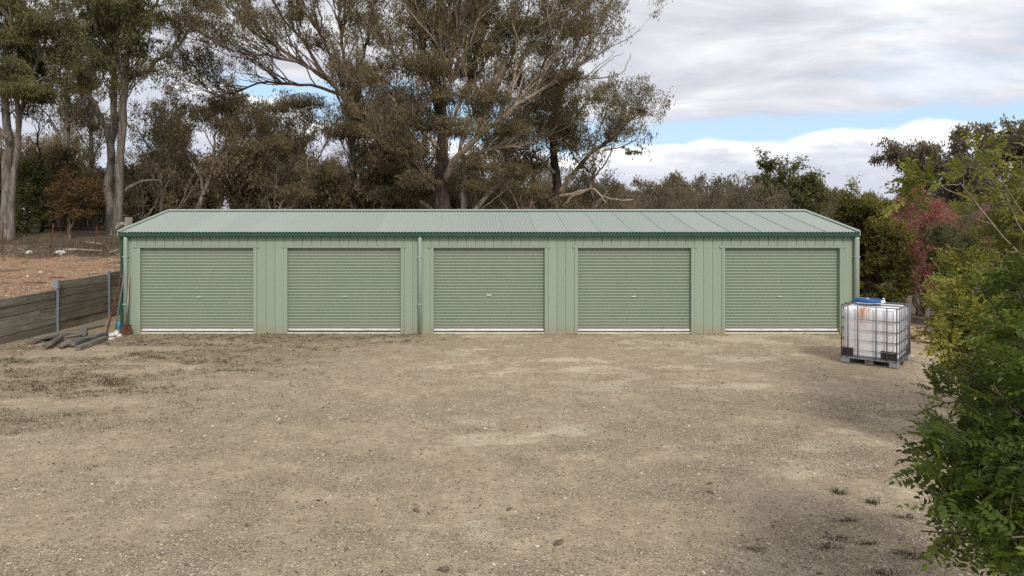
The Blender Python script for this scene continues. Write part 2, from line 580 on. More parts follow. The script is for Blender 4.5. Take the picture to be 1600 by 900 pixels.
M['leaf_wattle'] = leaf_mat('deep_green_wattle_leaf', [(0.0, (0.050, 0.055, 0.020)), (0.5, (0.125, 0.132, 0.046)), (0.85, (0.205, 0.21, 0.072)), (1.0, (0.28, 0.28, 0.11))])
M['leaf_cypress'] = leaf_mat('golden_green_cypress_spray', [(0.0, (0.065, 0.066, 0.014)), (0.5, (0.180, 0.170, 0.032)), (0.85, (0.30, 0.27, 0.05)), (1.0, (0.38, 0.32, 0.07))])
M['leaf_red'] = leaf_mat('red_shrub_leaf', [(0.0, (0.25, 0.080, 0.072)), (0.5, (0.43, 0.145, 0.128)), (1.0, (0.52, 0.25, 0.20))])
M['leaf_rust'] = leaf_mat('rusty_orange_leaf', [(0.0, (0.065, 0.042, 0.018)), (0.5, (0.165, 0.092, 0.035)), (1.0, (0.27, 0.16, 0.06))])
M['leaf_bush'] = leaf_mat('deep_green_pinnate_leaf', [(0.0, (0.026, 0.044, 0.008)), (0.5, (0.068, 0.105, 0.015)), (0.85, (0.13, 0.175, 0.020)), (0.95, (0.20, 0.23, 0.035)), (1.0, (0.40, 0.32, 0.04))], 0.32, 0.5, 0.3)
M['leaf_yellow'] = leaf_mat('yellow_green_pinnate_leaf', [(0.0, (0.075, 0.098, 0.020)), (0.5, (0.205, 0.215, 0.042)), (0.8, (0.33, 0.305, 0.058)), (1.0, (0.58, 0.43, 0.05))], 0.28)
M['grass_dry'] = leaf_mat('dry_grass_blade', [(0.0, (0.10, 0.075, 0.045)), (0.5, (0.20, 0.155, 0.09)), (1.0, (0.32, 0.26, 0.16))], 0.15)
M['grass_green'] = leaf_mat('dull_green_grass_blade', [(0.0, (0.035, 0.045, 0.015)), (0.6, (0.085, 0.095, 0.03)), (1.0, (0.17, 0.16, 0.06))], 0.2)
M['litter'] = leaf_mat('brown_leaf_litter', [(0.0, (0.025, 0.017, 0.013)), (0.5, (0.075, 0.045, 0.03)), (1.0, (0.16, 0.10, 0.065))], 0.0, 0.9)
M['petal'] = material('yellow_petal', lambda N: (0.65, 0.50, 0.03), 0.6)


# ------------------------------------------------------------------ ground
WALL_X = -10.9


def terrace(Y):
    t = 1.10 + 0.075 * (np.asarray(Y, float) - 17.5)
    return np.clip(t, 0.75, 2.2) + 0.5 * sstep(Y, 31, 60)


def height(X, Y):
    X = np.asarray(X, float); Y = np.asarray(Y, float)
    T = terrace(Y) + 0.10 * (fbm(X * 0.35, Y * 0.35, 5) - 0.5) * sstep(-X, 11.2, 14)
    left = T * sstep(Y, 9.5, 12.4) * (1 + 0.012 * np.clip(-X - 14, 0, 20))
    back = T * sstep(Y, 21.6, 23.6) * (1 - sstep(X, -6, 13))
    h = np.where(X < -10.94, left, back)
    bumps = 0.05 * (fbm(X * 0.45, Y * 0.45, 9) - 0.5) + 0.028 * (fbm(X * 2.1, Y * 2.1, 3) - 0.5)
    return h + bumps * (1 - 0.8 * sstep(Y, 15.6, 17.0) * (np.abs(X) < 10.8)) - 0.6 * sstep(X, 12.5, 18) * sstep(Y, 10, 16)


def masks(X, Y):
    warp = fbm(X * 0.5, Y * 0.5, 41) * 2.2
    gravel = sstep(0.55 * fbm(X * 0.6 + warp, Y * 1.1, 21, 5) + 0.45 * fbm(X * 1.7, Y * 2.6 + warp, 22, 4), 0.34, 0.66)
    near = 1 - sstep(Y, 6.5, 14)
    gravel = np.clip(gravel * (0.45 + 0.55 * near) + 0.18 * near, 0, 1)
    dust = sstep(0.5 * fbm(X * 0.5 + 3, Y * 0.9 + warp, 77, 5) + 0.5 * fbm(X * 1.3, Y * 2.3 + warp, 78, 4), 0.50, 0.66) * np.clip(sstep(X, -4.5, 1.0), 0.30, 1)
    left = sstep(-X + 0.30 * (Y - 11), 2.2, 7.0)
    weed = left * sstep(fbm(X * 0.7, Y * 1.5, 31, 5), 0.38, 0.60) * sstep(Y, 6.2, 9.5)
    weed = np.maximum(weed, 0.95 * sstep(Y, 15.3, 16.9) * (1 - sstep(X, -2.8, 0.6)) * sstep(fbm(X * 0.9, Y * 1.4, 63, 4), 0.30, 0.52))
    weed = np.maximum(weed, 0.55 * sstep(X, 1.5, 3.0) * (1 - sstep(Y, 5.2, 7.6)) * sstep(fbm(X * 1.6, Y * 1.9, 55, 4), 0.38, 0.62))
    bank = (X < -10.94).astype(float)
    floor_ = np.where(X < -10.94, sstep(Y + 2.0 * (fbm(X * 0.3, Y * 0.3, 8) - 0.5), 23.2, 25.6), sstep(Y, 21.2, 22.5))
    floor_ = np.maximum(floor_, sstep(X, 11.5, 12.6))
    red = np.exp(-((X - 3.0) / 0.55) ** 2 - ((Y - 12.6) / 0.5) ** 2)
    return dict(gravel=gravel, dust=dust, weed=weed, bank=bank, forest=floor_, red=red)


def ground_shader(N):
    co = N.n('ShaderNodeTexCoord').outputs['Object']
    A = {k: N.n('ShaderNodeAttribute', attribute_name=k).outputs['Fac'] for k in ('gravel', 'dust', 'weed', 'bank', 'forest', 'red')}
    n1 = N.noise(co, 1.1, 6, 0.6)
    n2 = N.noise(co, 9.0, 6, 0.65)
    n3 = N.noise(co, 55.0, 3, 0.7)
    v = N.n('ShaderNodeTexVoronoi', {'Vector': co, 'Scale': 48.0})
    v2 = N.n('ShaderNodeTexVoronoi', {'Vector': co, 'Scale': 21.0})
    sand = N.ramp(n1, [(0.30, (0.49, 0.378, 0.245)), (0.55, (0.565, 0.450, 0.302)), (0.75, (0.60, 0.495, 0.345))])
    n35 = N.noise(co, 3.2, 6, 0.66)
    sand = N.mix(N.smooth(n35, 0.40, 0.62), N.mix(0.40, sand, (0.25, 0.195, 0.14)), sand)
    sand = N.mix(N.smooth(n2, 0.35, 0.66), N.mix(0.5, sand, (0.24, 0.185, 0.13)), sand)
    sand = N.mix(N.math('MULTIPLY', A['red'], 0.30), sand, (0.36, 0.19, 0.12))
    cream = N.mix(N.smooth(n3, 0.35, 0.7), (0.56, 0.465, 0.325), (0.72, 0.62, 0.46))
    dst = N.smooth(N.math('ADD', N.math('MULTIPLY', A['dust'], 0.50), N.math('MULTIPLY', N.math('ADD', n35, n2), 0.55)), 0.66, 1.08)
    c = N.mix(N.math('MULTIPLY', dst, 0.85), sand, cream)
    sepc = N.n('ShaderNodeSeparateColor', {0: v.outputs['Color']})
    peb = N.ramp(sepc.outputs[0], [(0.0, (0.16, 0.126, 0.088)), (0.35, (0.37, 0.297, 0.195)), (0.7, (0.53, 0.437, 0.298)), (0.93, (0.63, 0.555, 0.43)), (1.0, (0.78, 0.74, 0.66))])
    peb = N.mix(N.smooth(v.outputs['Distance'], 0.35, 0.65), peb, (0.25, 0.198, 0.132))
    pm = N.math('MULTIPLY', A['gravel'], N.smooth(N.math('ADD', n3, N.math('MULTIPLY', n2, 0.6)), 0.55, 0.95))
    c = N.mix(N.math('MULTIPLY_ADD', pm, 0.68, 0.12, clamp=True), c, peb)
    # dark specks and crumbs everywhere
    sep2 = N.n('ShaderNodeSeparateColor', {0: v2.outputs['Color']})
    crumb = N.math('MULTIPLY', N.smooth(sep2.outputs[1], 0.76, 0.86), N.math('SUBTRACT', 1.0, N.smooth(v2.outputs['Distance'], 0.18, 0.42)))
    c = N.mix(N.math('MULTIPLY', crumb, 0.72), c, (0.10, 0.075, 0.055))
    fine = N.math('MULTIPLY', N.smooth(sepc.outputs[1], 0.80, 0.88), N.math('SUBTRACT', 1.0, N.smooth(v.outputs['Distance'], 0.25, 0.5)))
    c = N.mix(N.math('MULTIPLY', fine, 0.6), c, (0.13, 0.098, 0.07))
    w = N.math('MULTIPLY', A['weed'], N.smooth(N.math('ADD', n2, N.math('MULTIPLY', n3, 0.4)), 0.52, 0.92))
    c = N.mix(N.math('MULTIPLY', w, 0.85), c, N.mix(n1, (0.090, 0.070, 0.040), (0.165, 0.138, 0.072)))
    ora = N.ramp(n2, [(0.3, (0.22, 0.130, 0.078)), (0.5, (0.35, 0.215, 0.128)), (0.72, (0.45, 0.305, 0.20))])
    ora = N.mix(N.smooth(N.noise(co, 0.8, 5), 0.50, 0.66), ora, (0.17, 0.125, 0.09))
    c = N.mix(A['bank'], c, ora)
    flo = N.ramp(N.math('ADD', N.math('MULTIPLY', n2, 0.6), N.math('MULTIPLY', n1, 0.4)), [(0.34, (0.065, 0.047, 0.036)), (0.5, (0.125, 0.094, 0.070)), (0.68, (0.20, 0.16, 0.115))])
    c = N.mix(A['forest'], c, flo)
    h = N.math('ADD', N.math('ADD', N.math('MULTIPLY', n2, 0.8), N.math('MULTIPLY', n3, 0.35)),
               N.math('MULTIPLY', N.math('SUBTRACT', 0.6, v.outputs['Distance']), N.math('MULTIPLY_ADD', A['gravel'], 0.55, 0.1)))
    return c, h, 0.035


M['ground'] = material('gravel_and_dirt', ground_shader, 0.95, Specular_IOR_Level=0.15)


def build_ground():
    xs = np.unique(np.concatenate([np.array([-1500, -700, -300, -150, -90, -60]), np.arange(-44, -14, 0.6), np.arange(-14, -11.0, 0.12),
                                   [-10.97, -10.96, -10.92, -10.91], np.arange(-10.85, 13.6, 0.11), np.arange(13.7, 40, 0.6),
                                   [45, 60, 90, 150, 300, 700, 1500]]).round(3))
    ys = np.unique(np.concatenate([np.array([-300, -100, -40, -15, -6]), np.arange(-3, 4, 0.5), np.arange(4, 18, 0.11), np.arange(18, 28, 0.16),
                                   np.arange(28, 60, 0.8), [64, 70, 80, 100, 140, 220, 400, 800, 1600, 3000]]).round(3))
    X, Y = np.meshgrid(xs, ys)
    Z = height(X, Y)
    V = np.stack([X, Y, Z], -1).reshape(-1, 3)
    mk = {k: a.ravel() for k, a in masks(X, Y).items()}
    nx, ny = len(xs), len(ys)
    i, j = np.meshgrid(np.arange(nx - 1), np.arange(ny - 1))
    F = np.stack([j * nx + i, j * nx + i + 1, (j + 1) * nx + i + 1, (j + 1) * nx + i], -1).reshape(-1, 4)
    cx, cy = V[F].mean(1)[:, 0], V[F].mean(1)[:, 1]
    yard = (cx > -10.94) & (cx < 12.0) & (cy > -6) & (cy < 21.8)
    bank = (cx < -10.94) & (cx > -44) & (cy > 8) & (cy < 26.5)
    for nm, sel in (('gravel_yard', yard), ('dirt_bank', bank), ('ground', ~(yard | bank))):
        f = F[sel]
        used, inv = np.unique(f, return_inverse=True)
        me = mesh_from(nm, V[used], inv.reshape(f.shape), M['ground'], True, vcol={k: a[used] for k, a in mk.items()})
        tag(part(nm, me), kind='structure')


build_ground()


def stone_mesh(name, P, S, mat, tint):
    """one mesh of many small angular stones: P (n,3) centres, S (n,) sizes"""
    n = len(P)
    base = np.array([[1, 0, 0], [0, 1, 0], [-1, 0, 0], [0, -1, 0], [0, 0, 0.62], [0, 0, -0.5]], float)
    V = base[None] * (1 + RNG.uniform(-0.35, 0.35, (n, 6, 1))) + RNG.normal(0, 0.16, (n, 6, 3))
    V = V * S[:, None, None] * np.stack([RNG.uniform(0.7, 1.5, n), RNG.uniform(0.7, 1.2, n), RNG.uniform(0.6, 1.0, n)], -1)[:, None, :]
    a = RNG.uniform(0, 6.28, n)
    c, s = np.cos(a)[:, None], np.sin(a)[:, None]
    x, y = V[:, :, 0] * c - V[:, :, 1] * s, V[:, :, 0] * s + V[:, :, 1] * c
    V = np.stack([x, y, V[:, :, 2]], -1) + P[:, None, :]
    f = np.array([[0, 1, 4], [1, 2, 4], [2, 3, 4], [3, 0, 4], [1, 0, 5], [2, 1, 5], [3, 2, 5], [0, 3, 5]])
    F = (np.arange(n)[:, None, None] * 6 + f[None]).reshape(-1, 3)
    return mesh_from(name, V.reshape(-1, 3), F, mat, tint=np.repeat(tint, 6))


def stone_mat(name, stops):
    def fn(N):
        t = N.n('ShaderNodeAttribute', attribute_name='tint').outputs['Fac']
        c = N.ramp(t, stops)
        return N.mix(N.smooth(N.noise(objco(N), 90.0, 3), 0.4, 0.7), c, N.mix(0.35, c, (0.12, 0.10, 0.08)))
    return material(name, fn, 0.9)


M['stone'] = stone_mat('gravel_stone', [(0.0, (0.14, 0.11, 0.078)), (0.35, (0.335, 0.268, 0.18)), (0.75, (0.49, 0.41, 0.288)), (0.95, (0.60, 0.53, 0.435)), (1.0, (0.76, 0.72, 0.65))])
M['stone_bank'] = stone_mat('bank_stone', [(0.0, (0.16, 0.09, 0.055)), (0.5, (0.36, 0.23, 0.15)), (0.85, (0.50, 0.38, 0.28)), (1.0, (0.72, 0.66, 0.58))])


def build_stones():
    n = 260000
    Y = 4.3 + (17 - 4.3) * RNG.random(n) ** 1.7
    X = (RNG.random(n) * 2 - 1) * 0.82 * Y
    X = np.clip(X + 0.06 * Y, -10.8, 11.5)
    keep = RNG.random(n) < np.clip(masks(X, Y)['gravel'] * 1.1 * (1 - 0.6 * sstep(Y, 8, 16)) + 0.04, 0, 1)
    X, Y = X[keep], Y[keep]
    S = np.clip(RNG.lognormal(-5.1, 0.45, len(X)) * (0.8 + 0.45 * sstep(Y, 6, 14)), 0.003, 0.026)
    P = np.stack([X, Y, height(X, Y) + S * 0.15], -1)
    tag(part('gravel', stone_mesh('gravel', P, S, M['stone'], RNG.random(len(X)) ** 1.5)), 'loose grey and tan gravel scattered over the yard', None, None, 'stuff')
    n = 9000
    Y = 15 + 12 * RNG.random(n); X = -10.99 - RNG.random(n) ** 1.3 * 16
    d = RNG.random(n) < 0.25 + 0.75 * sstep(fbm(X * 0.6, Y * 0.6, 44), 0.4, 0.6)
    X, Y = X[d], Y[d]
    S = np.clip(RNG.lognormal(-3.9, 0.5, len(X)), 0.008, 0.07)
    P = np.stack([X, Y, height(X, Y) + S * 0.15], -1)
    tag(part('bank_stones', stone_mesh('bank_stones', P, S, M['stone_bank'], RNG.random(len(X)))), 'small pale stones strewn over the orange dirt bank', None, None, 'stuff')


build_stones()

# ------------------------------------------------------------------ the shed
SX0, SX1, SY, SD = -8.99, 9.71, 17.32, 5.5
DOORS = [(219, 396, 309, 465), (449, 626, 538, 464), (677.5, 851, 764, 462), (903, 1080, 991, 464), (1133, 1312, 1220, 464)]
PXM = 61.6


def fx(px):
    return (px - PX) / PXM


def build_shed():
    cx = (SX0 + SX1) / 2
    O = np.array([cx, SY, 0.0])
    shed = thing('garage_shed', 'long green corrugated steel garage with five closed roller doors', 'shed', O)
    zt, zd = 2.50, 2.18

    # slab
    part('concrete_slab', MB().box((SX0 - cx + 0.02, 0.018, -0.12), (SX1 - cx - 0.02, SD, 0.035), 0.012).mesh('concrete_slab', M['concrete']), shed)

    def panel(name, w, h):
        # one pan of ribbed wall sheet: raised pan with a lap groove at its left edge and three faint ribs
        pr = [(0, 0.016), (0.004, 0.016), (0.009, 0.0)]
        for k in range(1, 4):
            c = 0.009 + (w - 0.009) * k / 4
            pr += [(c - 0.013, 0.0), (c - 0.007, -0.0035), (c + 0.007, -0.0035), (c + 0.013, 0.0)]
        pr += [(w - 0.005, 0.0), (w - 0.001, 0.014)]
        prof = [(x, y, 0) for x, y in pr]
        return MB().sheet(prof, (0, 0, 0), (0, 0, h)).mesh(name, M['wall'])

    # full-height pans between the doors, header pans above them
    edges = [SX0 + 0.06]
    cuts = []
    for a, b, _, _ in DOORS:
        cuts += [fx(a) - 0.085, fx(b) + 0.085]
    spans = [(SX0 + 0.06, cuts[0])] + [(cuts[i], cuts[i + 1]) for i in range(1, 9, 2)] + [(cuts[9], SX1 - 0.06)]
    heads = [(cuts[i], cuts[i + 1]) for i in range(0, 10, 2)]
    for kind, lst, z0 in (('wall_panel', spans, 0.0), ('header_panel', heads, zd + 0.055)):
        for a, b in lst:
            n = max(1, round((b - a) / 0.229))
            w = (b - a) / n
            me = panel(kind, w, zt - z0)
            for k in range(n):
                part(kind, me, shed, (a + k * w - cx, 0, z0))
    # side and rear walls, gable ends
    zr = 3.13

    def ribbed(name, p0, p1, ztop0):
        n = 24
        mb = MB()
        p0, p1 = np.array(p0, float), np.array(p1, float)
        d = (p1 - p0) / n
        nr = unit(np.cross(d, (0, 0, 1)))
        for k in range(n):
            a = p0 + d * k
            pr = [a, a + d * 0.04 - nr * 0.012, a + d * 0.08, a + d * 0.5 + nr * 0.003, a + d * 0.97]
            V = [q + np.array((0, 0, 0)) for q in pr] + [q + np.array((0, 0, ztop0(q))) for q in pr]
            mb.add(V, [(i, i + 1, 6 + i, 5 + i) for i in range(4)])
        return mb.mesh(name, M['wall'])
    slope = (3.14 - 2.56) / 2.87

    def gable(q):
        y = q[1]
        return 2.50 + slope * (y if y < SD / 2 else SD - y)
    part('side_wall', ribbed('side_wall', (SX0 + 0.02 - cx, SD, 0), (SX0 + 0.02 - cx, 0.02, 0), gable), shed)
    part('side_wall', ribbed('side_wall', (SX1 - 0.02 - cx, 0.02, 0), (SX1 - 0.02 - cx, SD, 0), gable), shed)
    part('rear_wall', ribbed('rear_wall', (SX1 - cx, SD, 0), (SX0 - cx, SD, 0), lambda q: 2.5), shed)
    for x0, x1 in ((SX0, SX0 + 0.062), (SX1 - 0.062, SX1)):
        part('corner_trim', MB().box((x0 - cx, -0.022, 0.0), (x1 - cx, 0.03, zt), 0.004).mesh('corner_trim', M['gutter']), shed)

    # doors
    zb = 0.035
    pitch = 0.0765
    for (a, b, hx, hy) in DOORS:
        xa, xb = fx(a) - cx, fx(b) - cx
        xm = (xa + xb) / 2
        # frame trims: part of the shed
        for s, x in ((-1, xa), (1, xb)):
            mb = MB().box((x, -0.018, 0.0), (x + s * 0.085, 0.012, zd + 0.002), 0.004)
            mb.box((x + s * 0.001, 0.0125, 0.0), (x + s * 0.02, 0.16, zd), 0.0)
            part('door_jamb', mb.mesh('door_jamb', M['wall']), shed)
        mb = MB().box((xa - 0.145, -0.026, zd + 0.003), (xb + 0.145, 0.012, zd + 0.052), 0.004)
        mb.box((xa, 0.0125, zd + 0.004), (xb, 0.06, zd + 0.04))
        part('door_head', mb.mesh('door_head', M['wall']), shed)
        # the curtain: rolled ribs, each a flat with a folded groove pair under it
        w = xb - xa + 0.03
        prof = []
        z = 0.115
        while z < zd + 0.10:
            for dz, dy in ((0.0, 0.0), (0.003, 0.017), (0.014, 0.018), (0.017, 0.003), (0.023, 0.002), (0.027, 0.014), (0.034, 0.014), (0.038, 0.0)):
                prof.append((0, dy, z + dz))
            z += pitch
        roll = part('roller_door', MB().sheet([(0, 0.085 + y, z_) for (_, y, z_) in prof], (xa - 0.015, 0, 0), (xb + 0.015, 0, 0)).mesh('roller_door', M['door']), shed)
        dz = {219: 0.0, 449: 0.010, 677.5: 0.003, 903: -0.001, 1133: 0.006}[a]
        mb = MB().box((xa + 0.004, 0.068, zb + 0.026 + dz), (xb - 0.004, 0.108, zb + 0.080 + dz * 0.5), 0.006)
        part('bottom_rail', mb.mesh('bottom_rail', M['rail']), roll)
        part('rubber_seal', MB().box((xa + 0.006, 0.076, zb + 0.001), (xb - 0.006, 0.10, zb + 0.025), 0.004).mesh('rubber_seal', M['seal']), roll)
        hz = CAM_H - (hy - PY) / PXM
        mb = MB().box((fx(hx) - cx - 0.065, 0.070, hz - 0.022), (fx(hx) - cx + 0.065, 0.084, hz + 0.022), 0.005)
        mb.tube([(fx(hx) - cx - 0.05, 0.060, hz), (fx(hx) - cx + 0.05, 0.060, hz)], 0.009, 8)
        mb.box((fx(hx) - cx - 0.05, 0.058, hz - 0.007), (fx(hx) - cx - 0.036, 0.071, hz + 0.007))
        mb.box((fx(hx) - cx + 0.036, 0.058, hz - 0.007), (fx(hx) - cx + 0.05, 0.071, hz + 0.007))
        part('lift_handle', mb.mesh('lift_handle', M['chrome']), roll)

    # roof: corrugated sheets, front and rear slopes
    ye, ze, yr, zrg = -0.115, 2.585, SD / 2, 3.165
    nsh = 23
    w = (SX1 - SX0 - 0.08) / nsh
    x0 = SX0 + 0.03 - cx

    def sheet_mesh(flip):
        prof, nc = [], 10
        for k in range(nc * 8 + 1):
            t = k / 8
            prof.append(((w * t / nc), 0.0, 0.011 * math.cos(2 * math.pi * t)))
        # side-lap: the last rib rides a little over the next sheet
        prof[0] = (prof[0][0] - 0.012, 0, prof[0][2] + 0.004)
        prof[-1] = (prof[-1][0], 0, prof[-1][2] - 0.006)
        s = -1 if flip else 1
        a = (0, ye if not flip else SD - ye, ze)
        b = (0, yr - s * 0.02, zrg)
        mb = MB().sheet(prof, a, b)
        return mb.mesh('roof_sheet', M['roof'], True)
    for flip in (False, True):
        me = sheet_mesh(flip)
        for k in range(nsh):
            part('roof_sheet', me, shed, (x0 + k * w, 0, 0))
    # ridge cap: folded strip resting on the crests
    sl = (zrg - ze) / (yr - 0.02 - ye)
    mb = MB()
    for s in (-1, 1):
        p = [(0, yr, zrg + 0.052), (0, yr + s * 0.16, zrg + 0.052 - 0.16 * sl), (0, yr + s * 0.16, zrg + 0.036 - 0.16 * sl), (0, yr, zrg + 0.046)]
        mb.prism([(SX0 + 0.01 - cx, y, z) for _, y, z in p], (SX1 - SX0 - 0.04, 0, 0))
    part('ridge_cap', mb.mesh('ridge_cap', M['roof']), shed)
    for x in (SX0 + 0.012 - cx, SX1 - 0.032 - cx):
        mb = MB()
        for s in (-1, 1):
            y0 = ye if s < 0 else SD - ye
            p = [(y0, ze + 0.017), (yr + s * 0.003, zrg + 0.020), (yr + s * 0.003, zrg + 0.046), (y0, ze + 0.040)]
            mb.prism([(x - 0.045, y, z) for y, z in p], (0.09, 0, 0))
            p = [(y0, ze - 0.10), (yr + s * 0.003, zrg - 0.10), (yr + s * 0.003, zrg + 0.018), (y0, ze + 0.015)]
            sx = -0.042 if x < 0 else 0.022
            mb.prism([(x + sx, y, z) for y, z in p], (0.02, 0, 0))
        part('barge_cap', mb.mesh('barge_cap', M['roof']), shed)
    # gutters, front and rear: rolled lip, open top
    for nm, y0, sg in (('gutter', -0.02, -1), ('gutter', SD + 0.02, 1)):
        pr = [(0.0, 2.565), (0.0, 2.466), (0.115, 2.466), (0.125, 2.482), (0.125, 2.548), (0.133, 2.560), (0.121, 2.566), (0.118, 2.55), (0.116, 2.474), (0.008, 2.474), (0.008, 2.565)]
        mb = MB().prism([(SX0 + 0.03 - cx, y0 + sg * a, z) for a, z in pr], (SX1 - SX0 - 0.08, 0, 0))
        for xx in (SX0 + 0.027 - cx, SX1 - 0.05 - cx):
            mb.box((xx, y0 + sg * 0.001, 2.464), (xx + 0.003, y0 + sg * 0.127, 2.563))
        part(nm, mb.mesh(nm, M['gutter']), shed)
    # downpipes
    for px_, wd in ((198.5, 0.105), (656.5, 0.10), (1336.2, 0.125)):
        x = fx(px_) - cx
        mb = MB().tube([(x, -0.075, 2.46), (x, -0.075, 2.40), (x, -0.072, 0.03)], wd / 2, 14)
        dp = part('downpipe', mb.mesh('downpipe', M['pipe'], True), shed)
        for z in (0.75, 1.95):
            mb = MB().box((x - wd / 2 - 0.004, -0.128, z), (x + wd / 2 + 0.004, -0.003, z + 0.024), 0.003)
            part('pipe_bracket', mb.mesh('pipe_bracket', M['pipe']), dp)


build_shed()


# ------------------------------------------------------------------ retaining wall of stacked sleepers
def sleeper(L, h, t, seed, mat, sag=0.0):
    r = np.random.default_rng(seed)
    n = 10
    V = []
    ys = np.linspace(0, L, n)
    for k, y in enumerate(ys):
        for (x, z) in ((0.0, 0.008), (0.008, 0.0), (t, 0.0), (t, h), (0.008, h), (0.0, h - 0.008)):
            V.append((x + r.normal(0, 0.0025), y, z + r.normal(0, 0.003) - sag * math.sin(math.pi * k / (n - 1))))
    F = []
    for k in range(n - 1):
        for i in range(6):
            F.append((k * 6 + i, k * 6 + (i + 1) % 6, (k + 1) * 6 + (i + 1) % 6, (k + 1) * 6 + i))
    F += [list(range(6))[::-1], [(n - 1) * 6 + i for i in range(6)]]
    return mesh_from('sleeper', np.array(V), [f[::-1] for f in F], mat)


def build_wall():
    W = thing('retaining_wall', 'weathered grey timber sleeper retaining wall with steel posts holding back the dirt bank', 'wall', (WALL_X, 17.8, 0))
    bays = [(12.8, 15.3, 0.86, 4), (15.3, 17.8, 1.06, 5), (17.8, 20.3, 1.29, 6), (20.3, 22.8, 1.335, 6)]
    s = 0
    for (y0, y1, top, n) in bays:
        h = 0.215
        for k in range(n):
            s += 1
            z = top - (k + 1) * h + 0.006 * ((s * 7) % 3)
            # sleepers break at odd places in the nearer bays
            cuts = [y0 + 0.012, y1 - 0.012]
            if y0 < 17 and k % 2 == 0:
                cuts.insert(1, y0 + 0.8 + 0.5 * ((s * 5) % 3))
            for a, b in zip(cuts[:-1], cuts[1:]):
                me = sleeper(b - a - 0.008, h - 0.013, 0.075, 100 + s * 3 + int(a * 10), M['sleeper'], 0.012 * ((s * 3) % 4 == 1))
                o = part('sleeper', me, W, (-0.075 + 0.011 * ((s * 11) % 5 - 2) * 0.5, a - 17.8, z), (0, 0.02 * ((s % 3) - 1), 0))
    for y, top, w in ((12.8, 0.95, 0.08), (15.3, 1.10, 0.08), (17.8, 1.325, 0.07), (20.3, 1.36, 0.05), (22.8, 1.4, 0.05)):
        mb = MB()
        mb.box((0.003, y - 17.8 - w / 2, -0.3), (0.013, y - 17.8 + w / 2, top), 0.002)
        mb.box((-0.11, y - 17.8 - 0.005, -0.3), (0.0025, y - 17.8 + 0.005, top - 0.01))
        mb.box((0.0135, y - 17.8 - 0.006, -0.3), (0.05, y - 17.8 + 0.006, top - 0.012))
        p = part('post', mb.mesh('post', M['steel']), W)
        if y == 17.8:
            part('bracket', MB().box((0.014, -0.05, top - 0.22), (0.06, 0.055, top + 0.015), 0.006).mesh('bracket', M['steel']), p)
        if y == 20.3:
            part('bracket', MB().box((0.0, y - 17.8 - 0.05, top + 0.001), (0.06, y - 17.8 + 0.05, top + 0.03), 0.006).mesh('bracket', M['steel']), p)


build_wall()


# ------------------------------------------------------------------ odd things at the left corner of the shed
def board(a_px, b_px, w, t, z, label, seed, roll=0.0, name='old_board'):
    a, b = gnd(*a_px, z), gnd(*b_px, z)
    d = b - a
    L = float(np.hypot(d[0], d[1]))
    rz = math.atan2(d[1], d[0])
    r = np.random.default_rng(seed)
    n = 7
    V = []
    for k in range(n):
        x = L * (k / (n - 1) - 0.5)
        for (y, zz) in ((-w / 2, 0), (w / 2, 0), (w / 2, t), (-w / 2, t)):
            e = 0.02 if k in (0, n - 1) else 0.004
            V.append((x + r.normal(0, e), y + r.normal(0, 0.005), zz + r.normal(0, 0.003)))
    F = []
    for k in range(n - 1):
        for i in range(4):
            F.append((k * 4 + i, (k + 1) * 4 + i, (k + 1) * 4 + (i + 1) % 4, k * 4 + (i + 1) % 4))
    F += [[0, 1, 2, 3], [(n - 1) * 4 + i for i in (3, 2, 1, 0)]]
    o = part(name, mesh_from(name, np.array(V), F, M['board']), None, ((a + b) / 2)[:2].tolist() + [z], (roll, math.atan2(-(b[2] - a[2]), L), rz))
    return tag(o, label, 'board', 'old boards heaped by the retaining wall')


